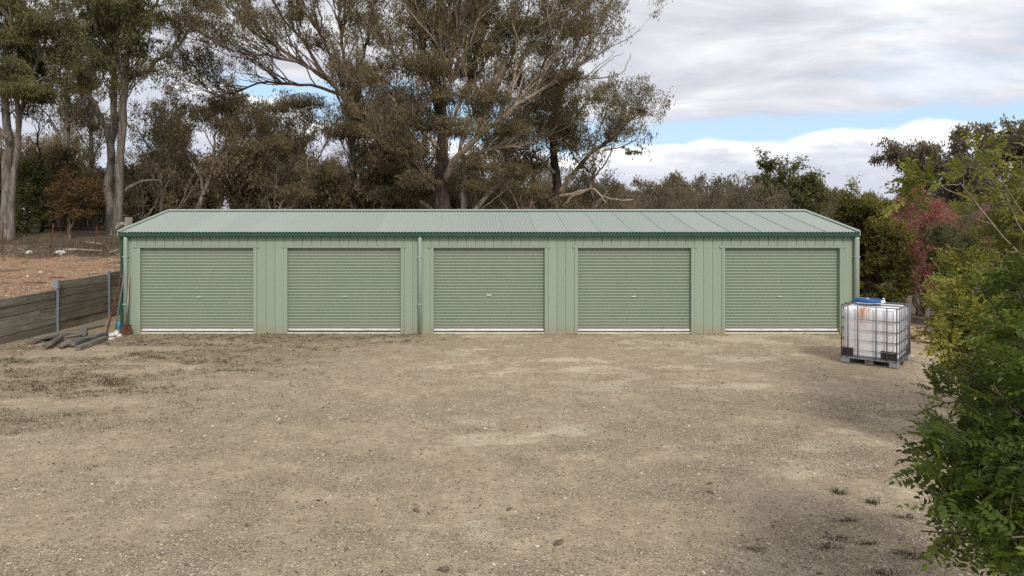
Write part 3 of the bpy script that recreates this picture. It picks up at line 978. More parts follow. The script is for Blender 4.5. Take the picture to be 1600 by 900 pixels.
def build_corner():
    board((48, 537), (112, 519), 0.20, 0.05, 0.02, 'grey board with a splintered end lying nearest the wall at the left of the heap', 1)
    board((66, 529), (122, 520), 0.16, 0.05, 0.09, 'grey board lying across the top of the heap beside the steel post', 2, 0.1)
    board((72, 541), (98, 526), 0.15, 0.045, 0.08, 'short grey board tilted on the left part of the heap', 3, -0.25)
    board((93, 543), (133, 531), 0.15, 0.045, 0.03, 'pale grey short board in the middle of the heap', 4, 0.1)
    board((112, 541), (165, 524), 0.13, 0.09, 0.03, 'long dark square beam on the upper right side of the heap', 5)
    board((121, 547), (167, 530), 0.12, 0.08, 0.01, 'dark beam at the outer edge of the heap nearest the gravel', 6)
    board((100, 531), (140, 528), 0.13, 0.04, 0.12, 'dark board lying level over the middle of the heap', 7, -0.1)
    board((122, 517.5), (160, 509), 0.17, 0.035, 0.01, 'pale flat board behind the heap at the foot of the wall', 8)
    board((128, 524), (131, 512), 0.14, 0.04, 0.05, 'short board sticking out at the back of the heap towards the wall', 9, 0.2)

    # shovel
    b = np.array([fx(203.5), 17.11, 0.0])
    S = thing('shovel', 'rusty square shovel with worn pale shaft leaning beside the left downpipe', 'shovel', b)
    tilt = Matrix.Rotation(-0.105, 4, 'X')
    mb = MB()
    n = 7
    V = []
    for k in range(n):
        u = (k / (n - 1) - 0.5)
        for zz, wf in ((0.0, 1.0), (0.12, 1.03), (0.24, 0.98)):
            V.append((u * 0.255 * wf, 0.03 * (4 * u * u) * -1 + 0.012, zz + 0.015))
    F = [(k * 3 + j, (k + 1) * 3 + j, (k + 1) * 3 + j + 1, k * 3 + j + 1) for k in range(n - 1) for j in range(2)]
    V = np.array(V)
    V2 = V + np.array((0, 0.004, 0))
    mb.add(V, F); mb.add(V2, [f[::-1] for f in F])
    mb.box((-0.125, -0.02, 0.25), (-0.02, 0.016, 0.262)); mb.box((0.02, -0.02, 0.25), (0.125, 0.016, 0.262))
    me = mb.mesh('blade', M['rust']); me.transform(tilt); part('blade', me, S)
    mb = MB().tube([(0, 0.008, 0.15), (0, 0.0, 0.25), (0, 0, 0.33), (0, 0, 0.56)], [0.012, 0.024, 0.022, 0.021], 8)
    me = mb.mesh('socket', M['rust'], True); me.transform(tilt); part('socket', me, S)
    mb = MB().tube([(0, 0, 0.561), (0.003, 0, 0.9), (-0.002, 0, 1.2), (0, 0, 1.51)], [0.0185, 0.0185, 0.018, 0.017], 8)
    me = mb.mesh('shaft', M['shaft'], True); me.transform(tilt); part('shaft', me, S)

    # two leaning bars
    a, t = gnd(165, 526), at(191, 425, 17.24)
    mb = MB().tube([a + (0, 0, 0.0), a * 0.62 + t * 0.38, t], [0.027, 0.025, 0.02], 7)
    mb.box(a + (-0.035, -0.02, 0.0), a + (0.035, 0.02, 0.06), 0.006)
    tag(part('crowbar', mb.mesh('crowbar', M['rust'])), 'long rusty iron bar leaning on the left corner of the shed', 'iron bar')
    a, t = gnd(179, 521), at(193, 434, 17.20)
    mb = MB().tube([a, a * 0.5 + t * 0.5, t], 0.020, 7)
    mb.tube([t, t + (0.0, 0.0, 0.05)], 0.028, 7)
    tag(part('steel_bar', mb.mesh('steel_bar', M['steel'])), 'dark grey steel bar leaning beside the rusty bar at the shed corner', 'iron bar')
    # light blue bottle
    p = gnd(186, 514)
    B = thing('plastic_bottle', 'small light blue plastic bottle behind the leaning bars at the shed corner', 'bottle', p)
    part('body', MB().lathe([(0.05, 0), (0.062, 0.01), (0.062, 0.13), (0.05, 0.17), (0.022, 0.20), (0.022, 0.215)], 14).mesh('body', M['blue2'], True), B)
    part('cap', MB().lathe([(0.027, 0.216), (0.027, 0.245), (0.02, 0.25)], 12).mesh('cap', M['steel'], True), B)

    # white stones
    def rock(name, p, s, mat, label, cat, seed, group=None, flat=0.6):
        r = np.random.default_rng(seed)
        import bmesh
        bm = bmesh.new()
        bmesh.ops.create_icosphere(bm, subdivisions=2, radius=1)
        k = r.uniform(2, 5)
        for v in bm.verts:
            c = v.co
            f = 1 + 0.22 * math.sin(k * c.x + seed) * math.cos(k * c.y * 1.3 + 2 * seed) + 0.16 * math.sin(5 * c.z + 3 * c.x + seed) + r.normal(0, 0.05)
            v.co = Vector((c.x * f * s[0], c.y * f * s[1], max(c.z, -0.55) * f * s[2]))
        me = bpy.data.meshes.new(name)
        bm.to_mesh(me); bm.free()
        me.materials.append(mat)
        me.transform(Matrix.Rotation(r.uniform(0, 6), 4, 'Z'))
        zmin = min(v.co.z for v in me.vertices)
        o = part(name, me, None, (p[0], p[1], float(height(p[0], p[1])) - zmin * 0.75))
        return tag(o, label, cat, group)
    M['white_rock'] = material('white_quartz', lambda N: (N.ramp(N.noise(objco(N), 14.0, 5), [(0.3, (0.42, 0.38, 0.33)), (0.6, (0.72, 0.70, 0.66))]), N.noise(objco(N), 30.0, 4), 0.01), 0.8)
    M['sandstone'] = material('orange_sandstone', lambda N: (N.ramp(N.noise(objco(N, (1, 1, 4)), 3.5, 6), [(0.3, (0.20, 0.12, 0.065)), (0.5, (0.42, 0.28, 0.165)), (0.72, (0.58, 0.46, 0.33))]), N.noise(objco(N), 16.0, 5), 0.03), 0.9)
    rock('white_stone', gnd(174.5, 526), (0.085, 0.07, 0.065), M['white_rock'], 'white stone between the feet of the two leaning bars', 'stone', 3, 'white stones by the shed corner')
    rock('white_stone', gnd(181.5, 525), (0.075, 0.07, 0.10), M['white_rock'], 'taller white stone just left of the shovel blade', 'stone', 5, 'white stones by the shed corner')
    rock('white_stone', gnd(186, 526.5), (0.065, 0.05, 0.05), M['white_rock'], 'small white stone nearest the shovel blade', 'stone', 8, 'white stones by the shed corner')
    rock('concrete_lump', gnd(170, 530.5), (0.17, 0.09, 0.035), M['concrete'], 'flat pale concrete lump in front of the rusty bar foot', 'stone', 9)
    rock('sandstone_rock', gnd(1430, 529), (0.34, 0.24, 0.20), M['sandstone'], 'larger orange sandstone rock behind the caged water tank', 'rock', 12, 'sandstone rocks by the garden edge')
    rock('sandstone_rock', gnd(1449, 536), (0.28, 0.20, 0.13), M['sandstone'], 'lower sandstone rock right of the bigger rock by the tank', 'rock', 15, 'sandstone rocks by the garden edge')
    rock('sandstone_rock', gnd(1462, 548), (0.20, 0.16, 0.10), M['sandstone'], 'small brown rock at the garden edge nearest the green bush', 'rock', 19, 'sandstone rocks by the garden edge')
    for i, (px_, y_, s_) in enumerate(((89, 392, 0.10), (96.5, 391, 0.13), (45, 405, 0.10))):
        p = at(px_, y_, 24.8)
        rock('quartz_rock', p, (s_ * 1.2, s_, s_ * 0.8), M['white_rock'], ['small white rock beside the left leaning fence post', 'bigger white rock at the end of the fallen branch', 'pale flat rock on the bank left of the fence posts'][i], 'rock', 30 + i, 'white rocks on the bank')
    for i, (px_, y_, s_) in enumerate(((650, 800, 0.03), (693, 890, 0.035), (872, 850, 0.04), (1109, 757, 0.024), (1110, 772, 0.026), (795, 795, 0.024))):
        rock('dirt_clod', gnd(px_, y_), (s_ * 1.5, s_ * 0.8, s_ * 0.5), M['clod'], ['dark clod left of centre in the foreground gravel', 'round dark clod at the bottom edge of the gravel', 'wide dark clod right of the foreground centre', 'upper of two brown clods near the pale dusty patch', 'lower of two brown clods near the pale dusty patch', 'small dark clod in the centre of the foreground'][i], 'clod', 50 + i, 'clods on the gravel')


M['clod'] = material('dark_clod', lambda N: (N.ramp(N.noise(objco(N), 30.0, 5), [(0.3, (0.06, 0.045, 0.03)), (0.7, (0.20, 0.155, 0.105))]), N.noise(objco(N), 60.0, 4), 0.01), 0.95)
build_corner()


# ------------------------------------------------------------------ caged water tank (IBC)
def build_tank():
    th = 0.726
    B = np.array([8.145, 13.14, 0.0])
    ex, ey = np.array([math.cos(th), -math.sin(th), 0]), np.array([math.sin(th), math.cos(th), 0])
    C = B - 0.5 * ex + 0.6 * ey
    C[2] = float(height(C[0], C[1])) + 0.005
    T = thing('caged_water_tank', 'white square plastic water tank in a grey wire cage on a pallet', 'water tank', C, -th)
    # bottle: rounded, slightly bulging block
    mb = MB()
    n = 9

    def ring(z, inset):
        pts = []
        hx, hy, r = 0.475 - inset, 0.575 - inset, 0.09
        for cxs, cys, a0 in ((1, 1, 0), (-1, 1, 90), (-1, -1, 180), (1, -1, 270)):
            for k in range(6):
                a = math.radians(a0 + 18 * k)
                pts.append((cxs * (hx - r) + r * math.cos(a), cys * (hy - r) + r * math.sin(a), z))
        return pts
    rings = [ring(0.150, 0.05), ring(0.158, 0.015), ring(0.19, 0.0)]
    for z in (0.33, 0.345, 0.52, 0.535, 0.72, 0.735, 0.92, 0.935):
        rings.append(ring(z, 0.0 if int(z * 200) % 2 else 0.008))
    rings += [ring(1.06, 0.0), ring(1.10, 0.012), ring(1.122, 0.05)]
    m = len(rings[0])
    V = [p for r in rings for p in r]
    F = [(j * m + i, j * m + (i + 1) % m, (j + 1) * m + (i + 1) % m, (j + 1) * m + i) for j in range(len(rings) - 1) for i in range(m)]
    F += [list(range(m))[::-1], [(len(rings) - 1) * m + i for i in range(m)]]
    mb.add(V, F)
    bottle = part('tank', mb.mesh('tank', M['tank'], True), T)
    part('filler_cap', MB().lathe([(0.085, 1.12), (0.10, 1.125), (0.10, 1.150), (0.09, 1.155)], 20, (0, 0.02, 0)).mesh('filler_cap', M['black'], True), bottle)
    # cage bars: each bar its own part
    hx, hy = 0.5, 0.6
    r = 0.0115

    def bar(pts, rr=r, name='cage_bar'):
        return part(name, MB().tube(pts, rr, 7).mesh(name, M['cage'], True), T)
    zs = [0.135, 0.285, 0.48, 0.685, 0.895]
    for z in zs:
        k = 0.04
        pts = [(-hx + k, -hy, z), (hx - k, -hy, z), (hx, -hy + k, z), (hx, hy - k, z), (hx - k, hy, z), (-hx + k, hy, z), (-hx, hy - k, z), (-hx, -hy + k, z), (-hx + k, -hy, z)]
        bar(pts)
    k = 0.05
    ztop = 1.155
    bar([(-hx + k, -hy, ztop), (hx - k, -hy, ztop), (hx, -hy + k, ztop), (hx, hy - k, ztop), (hx - k, hy, ztop), (-hx + k, hy, ztop), (-hx, hy - k, ztop), (-hx, -hy + k, ztop), (-hx + k, -hy, ztop)], 0.011, 'top_rail')
    for f in (0.02, 0.135, 0.31, 0.63, 0.815, 0.98):
        for s in (-1, 1):
            bar([(-hx + f * 2 * hx, s * (hy + 0.012), 0.13), (-hx + f * 2 * hx, s * (hy + 0.012), ztop)])
    for f in (0.09, 0.26, 0.44, 0.60, 0.78, 0.96):
        for s in (-1, 1):
            bar([(s * (hx + 0.012), -hy + f * 2 * hy, 0.13), (s * (hx + 0.012), -hy + f * 2 * hy, ztop)])
    for y in (-0.28, 0.30):
        bar([(-hx, y, ztop + 0.012), (-hx + 0.06, y, ztop + 0.016), (hx - 0.06, y, ztop + 0.016), (hx, y, ztop + 0.012)], 0.012, 'top_bar')
    # black corner guards low on the bottle
    for cxs in (-1, 1):
        for cys in (-1, 1):
            mb = MB()
            w = 0.21 if cxs < 0 else 0.28
            x0, x1 = cxs * 0.486, cxs * (0.486 - w)
            mb.box((x0, cys * 0.578, 0.146), (x1, cys * 0.587, 0.312), 0.003)
            if cys > 0:
                mb.box((cxs * 0.4785, cys * 0.5775, 0.146), (cxs * 0.4855, cys * 0.36, 0.305), 0.002)
            part('corner_guard', mb.mesh('corner_guard', M['black']), T)
    # pallet: steel frame, feet, runners
    mb = MB()
    for s in (-1, 1):
        mb.box((-hx + 0.031, s * (hy - 0.03), 0.10), (hx - 0.031, s * hy, 0.128), 0.004)
        mb.box((s * (hx - 0.03), -hy, 0.10), (s * hx, hy, 0.128), 0.004)
    mb.box((-hx + 0.032, -hy + 0.032, 0.118), (hx - 0.032, hy - 0.032, 0.144), 0.003)
    part('pallet_frame', mb.mesh('pallet_frame', M['steel']), T)
    for x in (-1, 1):
        for y in (-1, 1):
            mb = MB().box((x * hx, y * hy, 0.0), (x * (hx - 0.155), y * (hy - 0.13), 0.098), 0.008)
            part('pallet_foot', mb.mesh('pallet_foot', M['steel']), T)
    for x, y in ((0, -1), (0, 1), (-1, 0), (1, 0), (0, 0)):
        mb = MB().box((x * (hx - 0.08) - 0.075, y * (hy - 0.07) - 0.06, 0.0), (x * (hx - 0.08) + 0.075, y * (hy - 0.07) + 0.06, 0.099), 0.008)
        part('pallet_foot', mb.mesh('pallet_foot', M['clod']), T)
    for y in (-hy + 0.065, 0, hy - 0.065):
        part('pallet_runner', MB().tube([(-hx + 0.05, y - 0.06, 0.012), (hx - 0.05, y - 0.06, 0.012)], 0.009, 6).mesh('pallet_runner', M['cage']), T)

    # blue lid lying on the top bars, with a white valve beside it
    Rm = np.stack([ex, ey, np.array([0, 0, 1.0])], 1)
    zl = C[2] + ztop + 0.029
    p = gnd(1356, 474.3, zl)
    p = np.array([p[0], p[1] + 0.22, zl])
    p = gnd(1356, 472.0, zl); p[2] = zl
    L = thing('blue_lid', 'round blue plastic lid lying on top of the caged white tank', 'lid', p, 0.3)
    part('rim', MB().lathe([(0.225, 0.0), (0.248, 0.006), (0.252, 0.02), (0.250, 0.062), (0.243, 0.072), (0.232, 0.072), (0.226, 0.055), (0.224, 0.004)], 40).mesh('rim', M['blue'], True), L)
    part('disc', MB().lathe([(0.2235, 0.030), (0.2235, 0.052), (0.15, 0.058), (0.05, 0.060)], 36).mesh('disc', M['blue'], True), L)
    part('knob', MB().lathe([(0.025, 0.0605), (0.025, 0.075), (0.018, 0.08)], 14).mesh('knob', M['white'], True), L)
    q = gnd(1379.5, 475.5, zl - 0.028)
    Vv = thing('white_valve', 'small white plastic valve beside the blue lid on the tank', 'valve', (q[0], q[1], zl - 0.013), 0.5)
    part('body', MB().tube([(-0.07, 0, 0.035), (0.05, 0, 0.035)], 0.030, 12).tube([(0.03, 0, 0.036), (0.055, 0, 0.075), (0.035, 0, 0.10), (0.0, 0, 0.095)], 0.014, 8).mesh('body', M['white'], True), Vv)


build_tank()


# ------------------------------------------------------------------ growing things
def resample(pts, k):
    """smooth curve through pts, k points"""
    p = np.asarray(pts, float)
    t = np.concatenate([[0], np.cumsum(np.linalg.norm(np.diff(p, axis=0), axis=1))])
    u = np.linspace(0, t[-1], k * 3)
    q = np.stack([np.interp(u, t, p[:, i]) for i in range(3)], -1)
    for _ in range(5):
        q[1:-1] = 0.25 * q[:-2] + 0.5 * q[1:-1] + 0.25 * q[2:]
    return q[np.linspace(0, len(q) - 1, k).round().astype(int)]


def spawn(P, R, n, rng, length, lvar=0.35, along=0.6, rand=0.6, up=0.3, trop=0.0, k=5, t0=0.25, wander=0.18, rmax=0.05, rfac=0.6, bylen=True, out=None, outw=0.0):
    """n child branches off the polylines P (m,k0,3) with radii R"""
    m, k0, _ = P.shape
    seg = np.linalg.norm(np.diff(P, axis=1), axis=2).sum(1)
    w = seg if bylen else np.ones(m)
    pi = rng.choice(m, n, p=w / w.sum())
    t = t0 + (1 - t0) * rng.random(n) ** 0.8
    x = t * (k0 - 1)
    i = np.minimum(x.astype(int), k0 - 2)
    f = (x - i)[:, None]
    base = P[pi, i] * (1 - f) + P[pi, i + 1] * f
    tan = unit(P[pi, i + 1] - P[pi, i])
    rb = R[pi, i] * (1 - f[:, 0]) + R[pi, i + 1] * f[:, 0]
    rv = rng.normal(size=(n, 3))
    rv -= (rv * tan).sum(1, keepdims=True) * tan * 0.8
    d = tan * along + unit(rv) * rand + np.array([0, 0, up])
    if out is not None:
        d = d + unit((base - out) * np.array([1, 1, 0.4])) * outw
    d = unit(d)
    L = length * (1 + lvar * rng.normal(size=n)).clip(0.35, 2.0) * (1.15 - 0.4 * t)
    Q = np.empty((n, k, 3))
    Q[:, 0] = base
    for j in range(1, k):
        Q[:, j] = Q[:, j - 1] + d * (L / (k - 1))[:, None]
        d = unit(d + rng.normal(size=(n, 3)) * wander + np.array([0, 0, trop]))
    r0 = np.minimum(rb * rfac, rmax)
    RR = r0[:, None] * np.linspace(1, 0.35, k)[None]
    return Q, RR


def leaf_quads(P, rng, L=0.17, W=0.045, droop=0.7, lvar=0.3):
    n = len(P)
    a = unit(rng.normal(size=(n, 3)) * (1 - droop) + np.array([0, 0, -1.0]) * droop)
    w = unit(np.cross(a, rng.normal(size=(n, 3))))
    l = L * (1 + lvar * rng.normal(size=n)).clip(0.4, 1.8)
    b = unit(np.cross(a, w))
    V = np.stack([P, P + a * (l * 0.45)[:, None] + w * (W * 0.5 * l / L)[:, None],
                  P + a * l[:, None] + b * (0.12 * l)[:, None], P + a * (l * 0.5)[:, None] - w * (W * 0.5 * l / L)[:, None]], 1)
    F = np.arange(n * 4).reshape(n, 4)
    return V.reshape(-1, 3), F


def tips_to_leaves(Q, per, spread, rng, back=0.45):
    """points round the outer part of each twig"""
    n, k, _ = Q.shape
    t = 1 - back * rng.random((n, per))
    x = t * (k - 1)
    i = np.minimum(x.astype(int), k - 2)
    f = (x - i)[..., None]
    idx = np.arange(n)[:, None]
    p = Q[idx, i] * (1 - f) + Q[idx, i + 1] * f
    return p + rng.normal(size=p.shape) * spread


def clump_tint(P, rng, scale=0.9, amp=0.55):
    """leaf colour varies from spray to spray (new growth, old growth) and from leaf to leaf"""
    g = fbm(P[:, 0] / scale + P[:, 2] * 0.7, P[:, 1] / scale - P[:, 2] * 0.9, 71, 3)
    return np.clip(0.45 + (g - 0.5) * amp * 2 + rng.normal(size=len(P)) * 0.17, 0, 1)


def join(parts):
    Vs, Fs, n = [], [], 0
    for V, F in parts:
        Vs.append(V); Fs.append(F + n); n += len(V)
    return np.vstack(Vs), np.vstack(Fs)


def plant(name, label, cat, base, limbs, bark, leafm, seed, group=None, n1=60, n2=5, n3=4, per=18, L1=2.2, L2=1.1, L3=0.55,
          leaf=(0.17, 0.045), droop=0.65, spread=0.12, along=0.7, rand=0.55, up=0.30, trop=0.03, sides=9, rmax1=0.05, blobs=(), bare=(),
          out=0.0, t0=0.3, tamp=0.55, wander=0.18, twig_r=1.0, back=0.5, twig=None, limbs_pale=False):
    """limbs: list of (points (n,3) world, r0, r1). The first is the trunk. Children grow from all limbs."""
    rng = np.random.default_rng(seed)
    base = np.asarray(base, float)
    wood, crownw = [], []
    K = 16
    LP, LR = [], []
    for li, (pts, r0, r1) in enumerate(limbs):
        q = resample(pts, K) - base
        amp = min(np.linalg.norm(q[-1] - q[0]) * 0.008, 0.035)
        q[1:-1] += rng.normal(size=(K - 2, 3)) * amp
        if q[0, 2] < 0.3 and li < 3:
            q[0, 2] -= 0.6
        r = np.linspace(r0, r1, K)
        if li == 0 or (q[0, 2] < 0.3):
            r[0] *= 1.45; r[1] *= 1.12
        r = r * (1 + rng.normal(size=K) * 0.025)
        (crownw if limbs_pale and li else wood).append(tubes(q[None], r[None], sides if r0 > 0.06 else 6))
        if li not in bare:
            LP.append(q); LR.append(r)
    P0, R0 = np.array(LP), np.array(LR)
    trunkw = wood
    cen = P0.reshape(-1, 3).mean(0)
    Q1, S1 = spawn(P0, R0, n1, rng, L1, along=along, rand=rand, up=up, trop=trop, k=6, t0=t0, rmax=rmax1, rfac=0.55, wander=wander, out=cen, outw=out)
    Q2, S2 = spawn(Q1, S1, n1 * n2, rng, L2, along=along, rand=rand, up=up, trop=trop, k=5, t0=0.2, rmax=rmax1 * 0.45, wander=wander)
    Q3, S3 = spawn(Q2, S2, n1 * n2 * n3, rng, L3, along=along, rand=rand, up=up * 0.6, trop=0, k=4, t0=0.25, rmax=rmax1 * 0.22, wander=wander)
    S1, S2, S3 = S1 * twig_r, np.maximum(S2, 0.005) * twig_r, np.maximum(S3, 0.0035) * twig_r
    crownw += [tubes(Q1, S1, 5), tubes(Q2, S2, 4), tubes(Q3, S3, 3)]
    LPs = [tips_to_leaves(Q3, per, spread, rng, back).reshape(-1, 3)]
    for (c, rad, n) in blobs:                       # dense round heads of foliage
        n = int(n * min(2.2, 0.0075 / (leaf[0] * leaf[1])))
        c = np.asarray(c, float) - base
        v = unit(rng.normal(size=(n, 3))) * (rng.random((n, 1)) ** 0.45)
        v[:, 2] = np.where(v[:, 2] < 0, v[:, 2] * 0.55, v[:, 2])
        p = c + v * rad
        # gather into small sprays
        k = max(6, n // 28)
        s = p[rng.integers(0, n, k)]
        p = s[rng.integers(0, k, n)] + rng.normal(size=(n, 3)) * np.asarray(rad) * 0.115
        LPs.append(p)
        q = np.stack([np.linspace(c - np.array([0, 0, 0.5]) * np.asarray(rad), e, 4) for e in s[:max(4, k // 4)]])
        q[:, 1:-1] += rng.normal(size=(len(q), 2, 3)) * 0.06
        crownw.append(tubes(q, np.tile(np.linspace(0.018, 0.005, 4), (len(q), 1)), 3))
    LPt = np.vstack(LPs)
    lv, lf = leaf_quads(LPt, rng, leaf[0], leaf[1], droop)
    tint = np.repeat(clump_tint(LPt, rng, amp=tamp), 4)
    root = thing(name, label, cat, base, 0, group)
    V, F = join(trunkw)
    part('trunk', mesh_from('trunk', V, F, bark, True), root)
    V, F = join(crownw)
    part('branches', mesh_from('branches', V, F, twig or bark, True), root)
    part('foliage', mesh_from('foliage', lv, lf, leafm, False, tint=tint), root)
    return root


def PXL(Y, pts, depth=0.0, r=None, bend=1.0):
    """a limb through photo pixels at distance Y; its depth drifts by `depth` metres toward the tip"""
    n = len(pts)
    out = []
    for i, (x, y) in enumerate(pts):
        out.append(at(x, y, Y + depth * (i / max(1, n - 1)) ** bend))
    return np.array(out)


def limb(Y, pts, r0, r1, depth=0.0):
    return (PXL(Y, pts, depth), r0 * Y / FPX, r1 * Y / FPX)


def hero_trees():
    # --- twin-trunk gum beside the shed's left end
    Y = 31.5
    b = at(181, 369, Y)
    plant('gum_tree', 'tall pale gum with two joined trunks just left of the shed roof', 'tree', b, [
        limb(Y, [(178, 372), (172, 335), (168, 300), (172, 260), (177, 215), (178, 165), (178, 112), (172, 60), (168, 10), (165, -50)], 7.6, 2.3, 1.0),
        limb(Y, [(186, 372), (184, 325), (186, 280), (190, 230), (192, 175), (193, 125), (198, 85), (205, 40), (212, -20)], 7.4, 3, -1.0),
        limb(Y, [(175, 245), (170, 215), (163, 190), (150, 163), (136, 146), (116, 131), (98, 127), (78, 128)], 5.5, 2, -1.5),
        limb(Y, [(193, 132), (203, 120), (218, 116), (231, 112), (240, 98), (258, 88), (274, 79), (283, 62), (296, 48), (308, 38)], 4.2, 1.3, 1.5),
        limb(Y, [(186, 108), (172, 100), (158, 99), (143, 103), (132, 104), (118, 108), (103, 106)], 3.0, 1.5, -1.0),
        limb(Y, [(177, 120), (150, 85), (128, 55), (110, 20), (100, -20)], 3.5, 1.5, 2.0),
        limb(Y, [(198, 80), (220, 55), (235, 25), (250, -10), (262, -50)], 3.2, 1.3, 1.0),
        limb(Y, [(190, 300), (198, 295), (215, 285), (232, 281), (248, 282)], 3.2, 1.2, 0.6),
        limb(Y, [(178, 112), (160, 70), (140, 20), (130, -30)], 3.5, 1.5, -2.5),
    ], M['bark_pale'], M['leaf_green'], 21, n1=105, n2=5, n3=4, per=26, leaf=(0.135, 0.038), L1=2.1, L2=1.0, L3=0.5, bare=(4, 7), up=0.25, t0=0.45, spread=0.13, rmax1=0.035,
        blobs=[(at(130, 75, Y - 1), (1.1, 1.1, 0.6), 1500), (at(190, 35, Y), (1.3, 1.3, 0.7), 1900), (at(115, 45, Y + 1), (1.2, 1.2, 0.6), 1300),
               (at(215, 60, Y - 1), (1.0, 1.0, 0.5), 900), (at(155, 20, Y), (1.2, 1.2, 0.6), 1300), (at(255, 30, Y + 1), (1.2, 1.0, 0.6), 900)])
    # --- far-left gum
    Y = 29.0
    b = at(14, 371, Y)
    plant('gum_tree', 'pale thick gum at the left edge above the dirt bank', 'tree', b, [
        limb(Y, [(15, 374), (10, 335), (8, 290), (10, 250), (14, 215), (10, 170), (6, 120), (10, 60), (12, 0), (10, -50)], 8.0, 2.8, 1.0),
        limb(Y, [(16, 360), (20, 300), (25, 240), (29, 190), (30, 150), (24, 110), (20, 60), (10, 20)], 5.4, 2.2, -1.0),
        limb(Y, [(12, 215), (-20, 180), (-50, 150), (-80, 120)], 4, 1.5, -1.0),
        limb(Y, [(28, 190), (45, 140), (60, 95), (75, 50), (85, 5)], 4, 1.4, -0.5),
        limb(Y, [(30, 150), (55, 130), (80, 115), (100, 105)], 3, 1.2, -1.0),
        limb(Y, [(6, 120), (-20, 70), (-40, 10)], 3.5, 1.5, 1.0),
        limb(Y, [(29, 55), (22, 40), (12, 24), (-5, 12)], 3.2, 2.0, -0.8),
        limb(Y, [(22, 150), (50, 152), (80, 130), (104, 128)], 2.4, 1.0, -0.5),
    ], M['bark_pale'], M['leaf_green'], 22, n1=66, n2=5, n3=4, per=24, leaf=(0.135, 0.038), L1=1.6, L2=0.9, L3=0.5, bare=(6,), up=0.2, t0=0.4, rmax1=0.035,
        blobs=[(at(30, 140, Y - 1.5), (1.25, 1.2, 0.55), 2600), (at(62, 42, Y - 1), (1.0, 1.0, 0.62), 1900), (at(15, 60, Y - 1), (1.2, 1.0, 0.6), 1800),
               (at(82, 90, Y), (0.9, 0.9, 0.5), 1200), (at(8, 105, Y - 1.5), (0.9, 0.9, 0.5), 1300), (at(60, 150, Y - 1), (0.8, 0.8, 0.4), 1000), (at(20, 8, Y), (1.2, 1.0, 0.6), 1300)])
    # --- wide gum behind the second door
    Y = 33.0
    b = at(553, 338, Y)
    plant('gum_tree', 'wide spreading pale gum with bare twiggy limbs behind the second roller door', 'tree', b, [
        limb(Y, [(552, 345), (553, 310), (552, 275), (551, 235), (546, 195), (541, 160), (536, 128)], 7, 4, 0.3),
        limb(Y, [(541, 163), (527, 137), (503, 112), (462, 96), (422, 86), (385, 86), (352, 76), (318, 48)], 3.2, 0.9, -2.0),
        limb(Y, [(533, 147), (485, 133), (443, 130), (402, 128), (372, 141), (338, 152), (308, 124)], 2.6, 0.8, 1.5),
        limb(Y, [(524, 137), (484, 106), (442, 80), (402, 54), (364, 20), (332, -25)], 2.6, 0.9, 2.0),
        limb(Y, [(537, 130), (521, 92), (496, 50), (471, 8), (455, -45)], 2.8, 1.1, -1.5),
        limb(Y, [(538, 130), (536, 90), (531, 42), (528, -40)], 2.8, 1.1, 1.0),
        limb(Y, [(544, 152), (560, 112), (575, 62), (586, 2), (592, -55)], 2.8, 1.1, -1.0),
        limb(Y, [(553, 255), (578, 226), (602, 212), (626, 190), (645, 170)], 3.2, 1.2, -1.5),
        limb(Y, [(551, 270), (565, 254), (580, 247), (594, 236)], 2.5, 1.0, 0.8),
        limb(Y, [(503, 112), (470, 60), (435, 20), (405, -40)], 2.8, 1.0, 0.5),
        limb(Y, [(385, 150), (360, 152), (336, 152)], 1.6, 0.9, 0.3),
    ], M['bark_pale'], M['leaf_olive'], 23, n1=215, n2=5, n3=4, per=17, leaf=(0.125, 0.032), twig=M['bark_brown'], limbs_pale=True, L1=2.7, L2=1.3, L3=0.6, along=0.9, rand=0.40, up=0.42, trop=0.06, t0=0.15, rmax1=0.036, twig_r=1.15,
        blobs=[(at(580, 120, Y - 1.5), (1.1, 1.0, 0.6), 1500), (at(475, 160, Y - 1), (1.3, 1.0, 0.45), 1300), (at(540, 205, Y - 2), (1.2, 1.0, 0.5), 1600),
               (at(600, 60, Y), (1.2, 1.0, 0.6), 900), (at(430, 168, Y), (1.2, 1.0, 0.4), 900), (at(500, 65, Y), (1.2, 1.0, 0.6), 800), (at(610, 150, Y), (1.0, 1.0, 0.6), 900), (at(500, 265, Y - 2.5), (1.1, 0.9, 0.6), 1100), (at(462, 300, Y - 2.5), (1.0, 0.9, 0.5), 900), (at(598, 305, Y - 2.5), (1.0, 0.8, 0.45), 900), (at(610, 262, Y - 2), (0.9, 0.8, 0.5), 800), (at(430, 225, Y - 1), (1.0, 0.9, 0.5), 800), (at(575, 175, Y - 1), (1.0, 0.9, 0.5), 900), (at(400, 30, Y), (1.3, 1.0, 0.6), 500), (at(455, 20, Y), (1.4, 1.0, 0.6), 900), (at(560, 25, Y), (1.3, 1.0, 0.7), 1000)])
    # --- big stringybark in the middle
    Y = 30.0
    b = at(690, 336, Y)
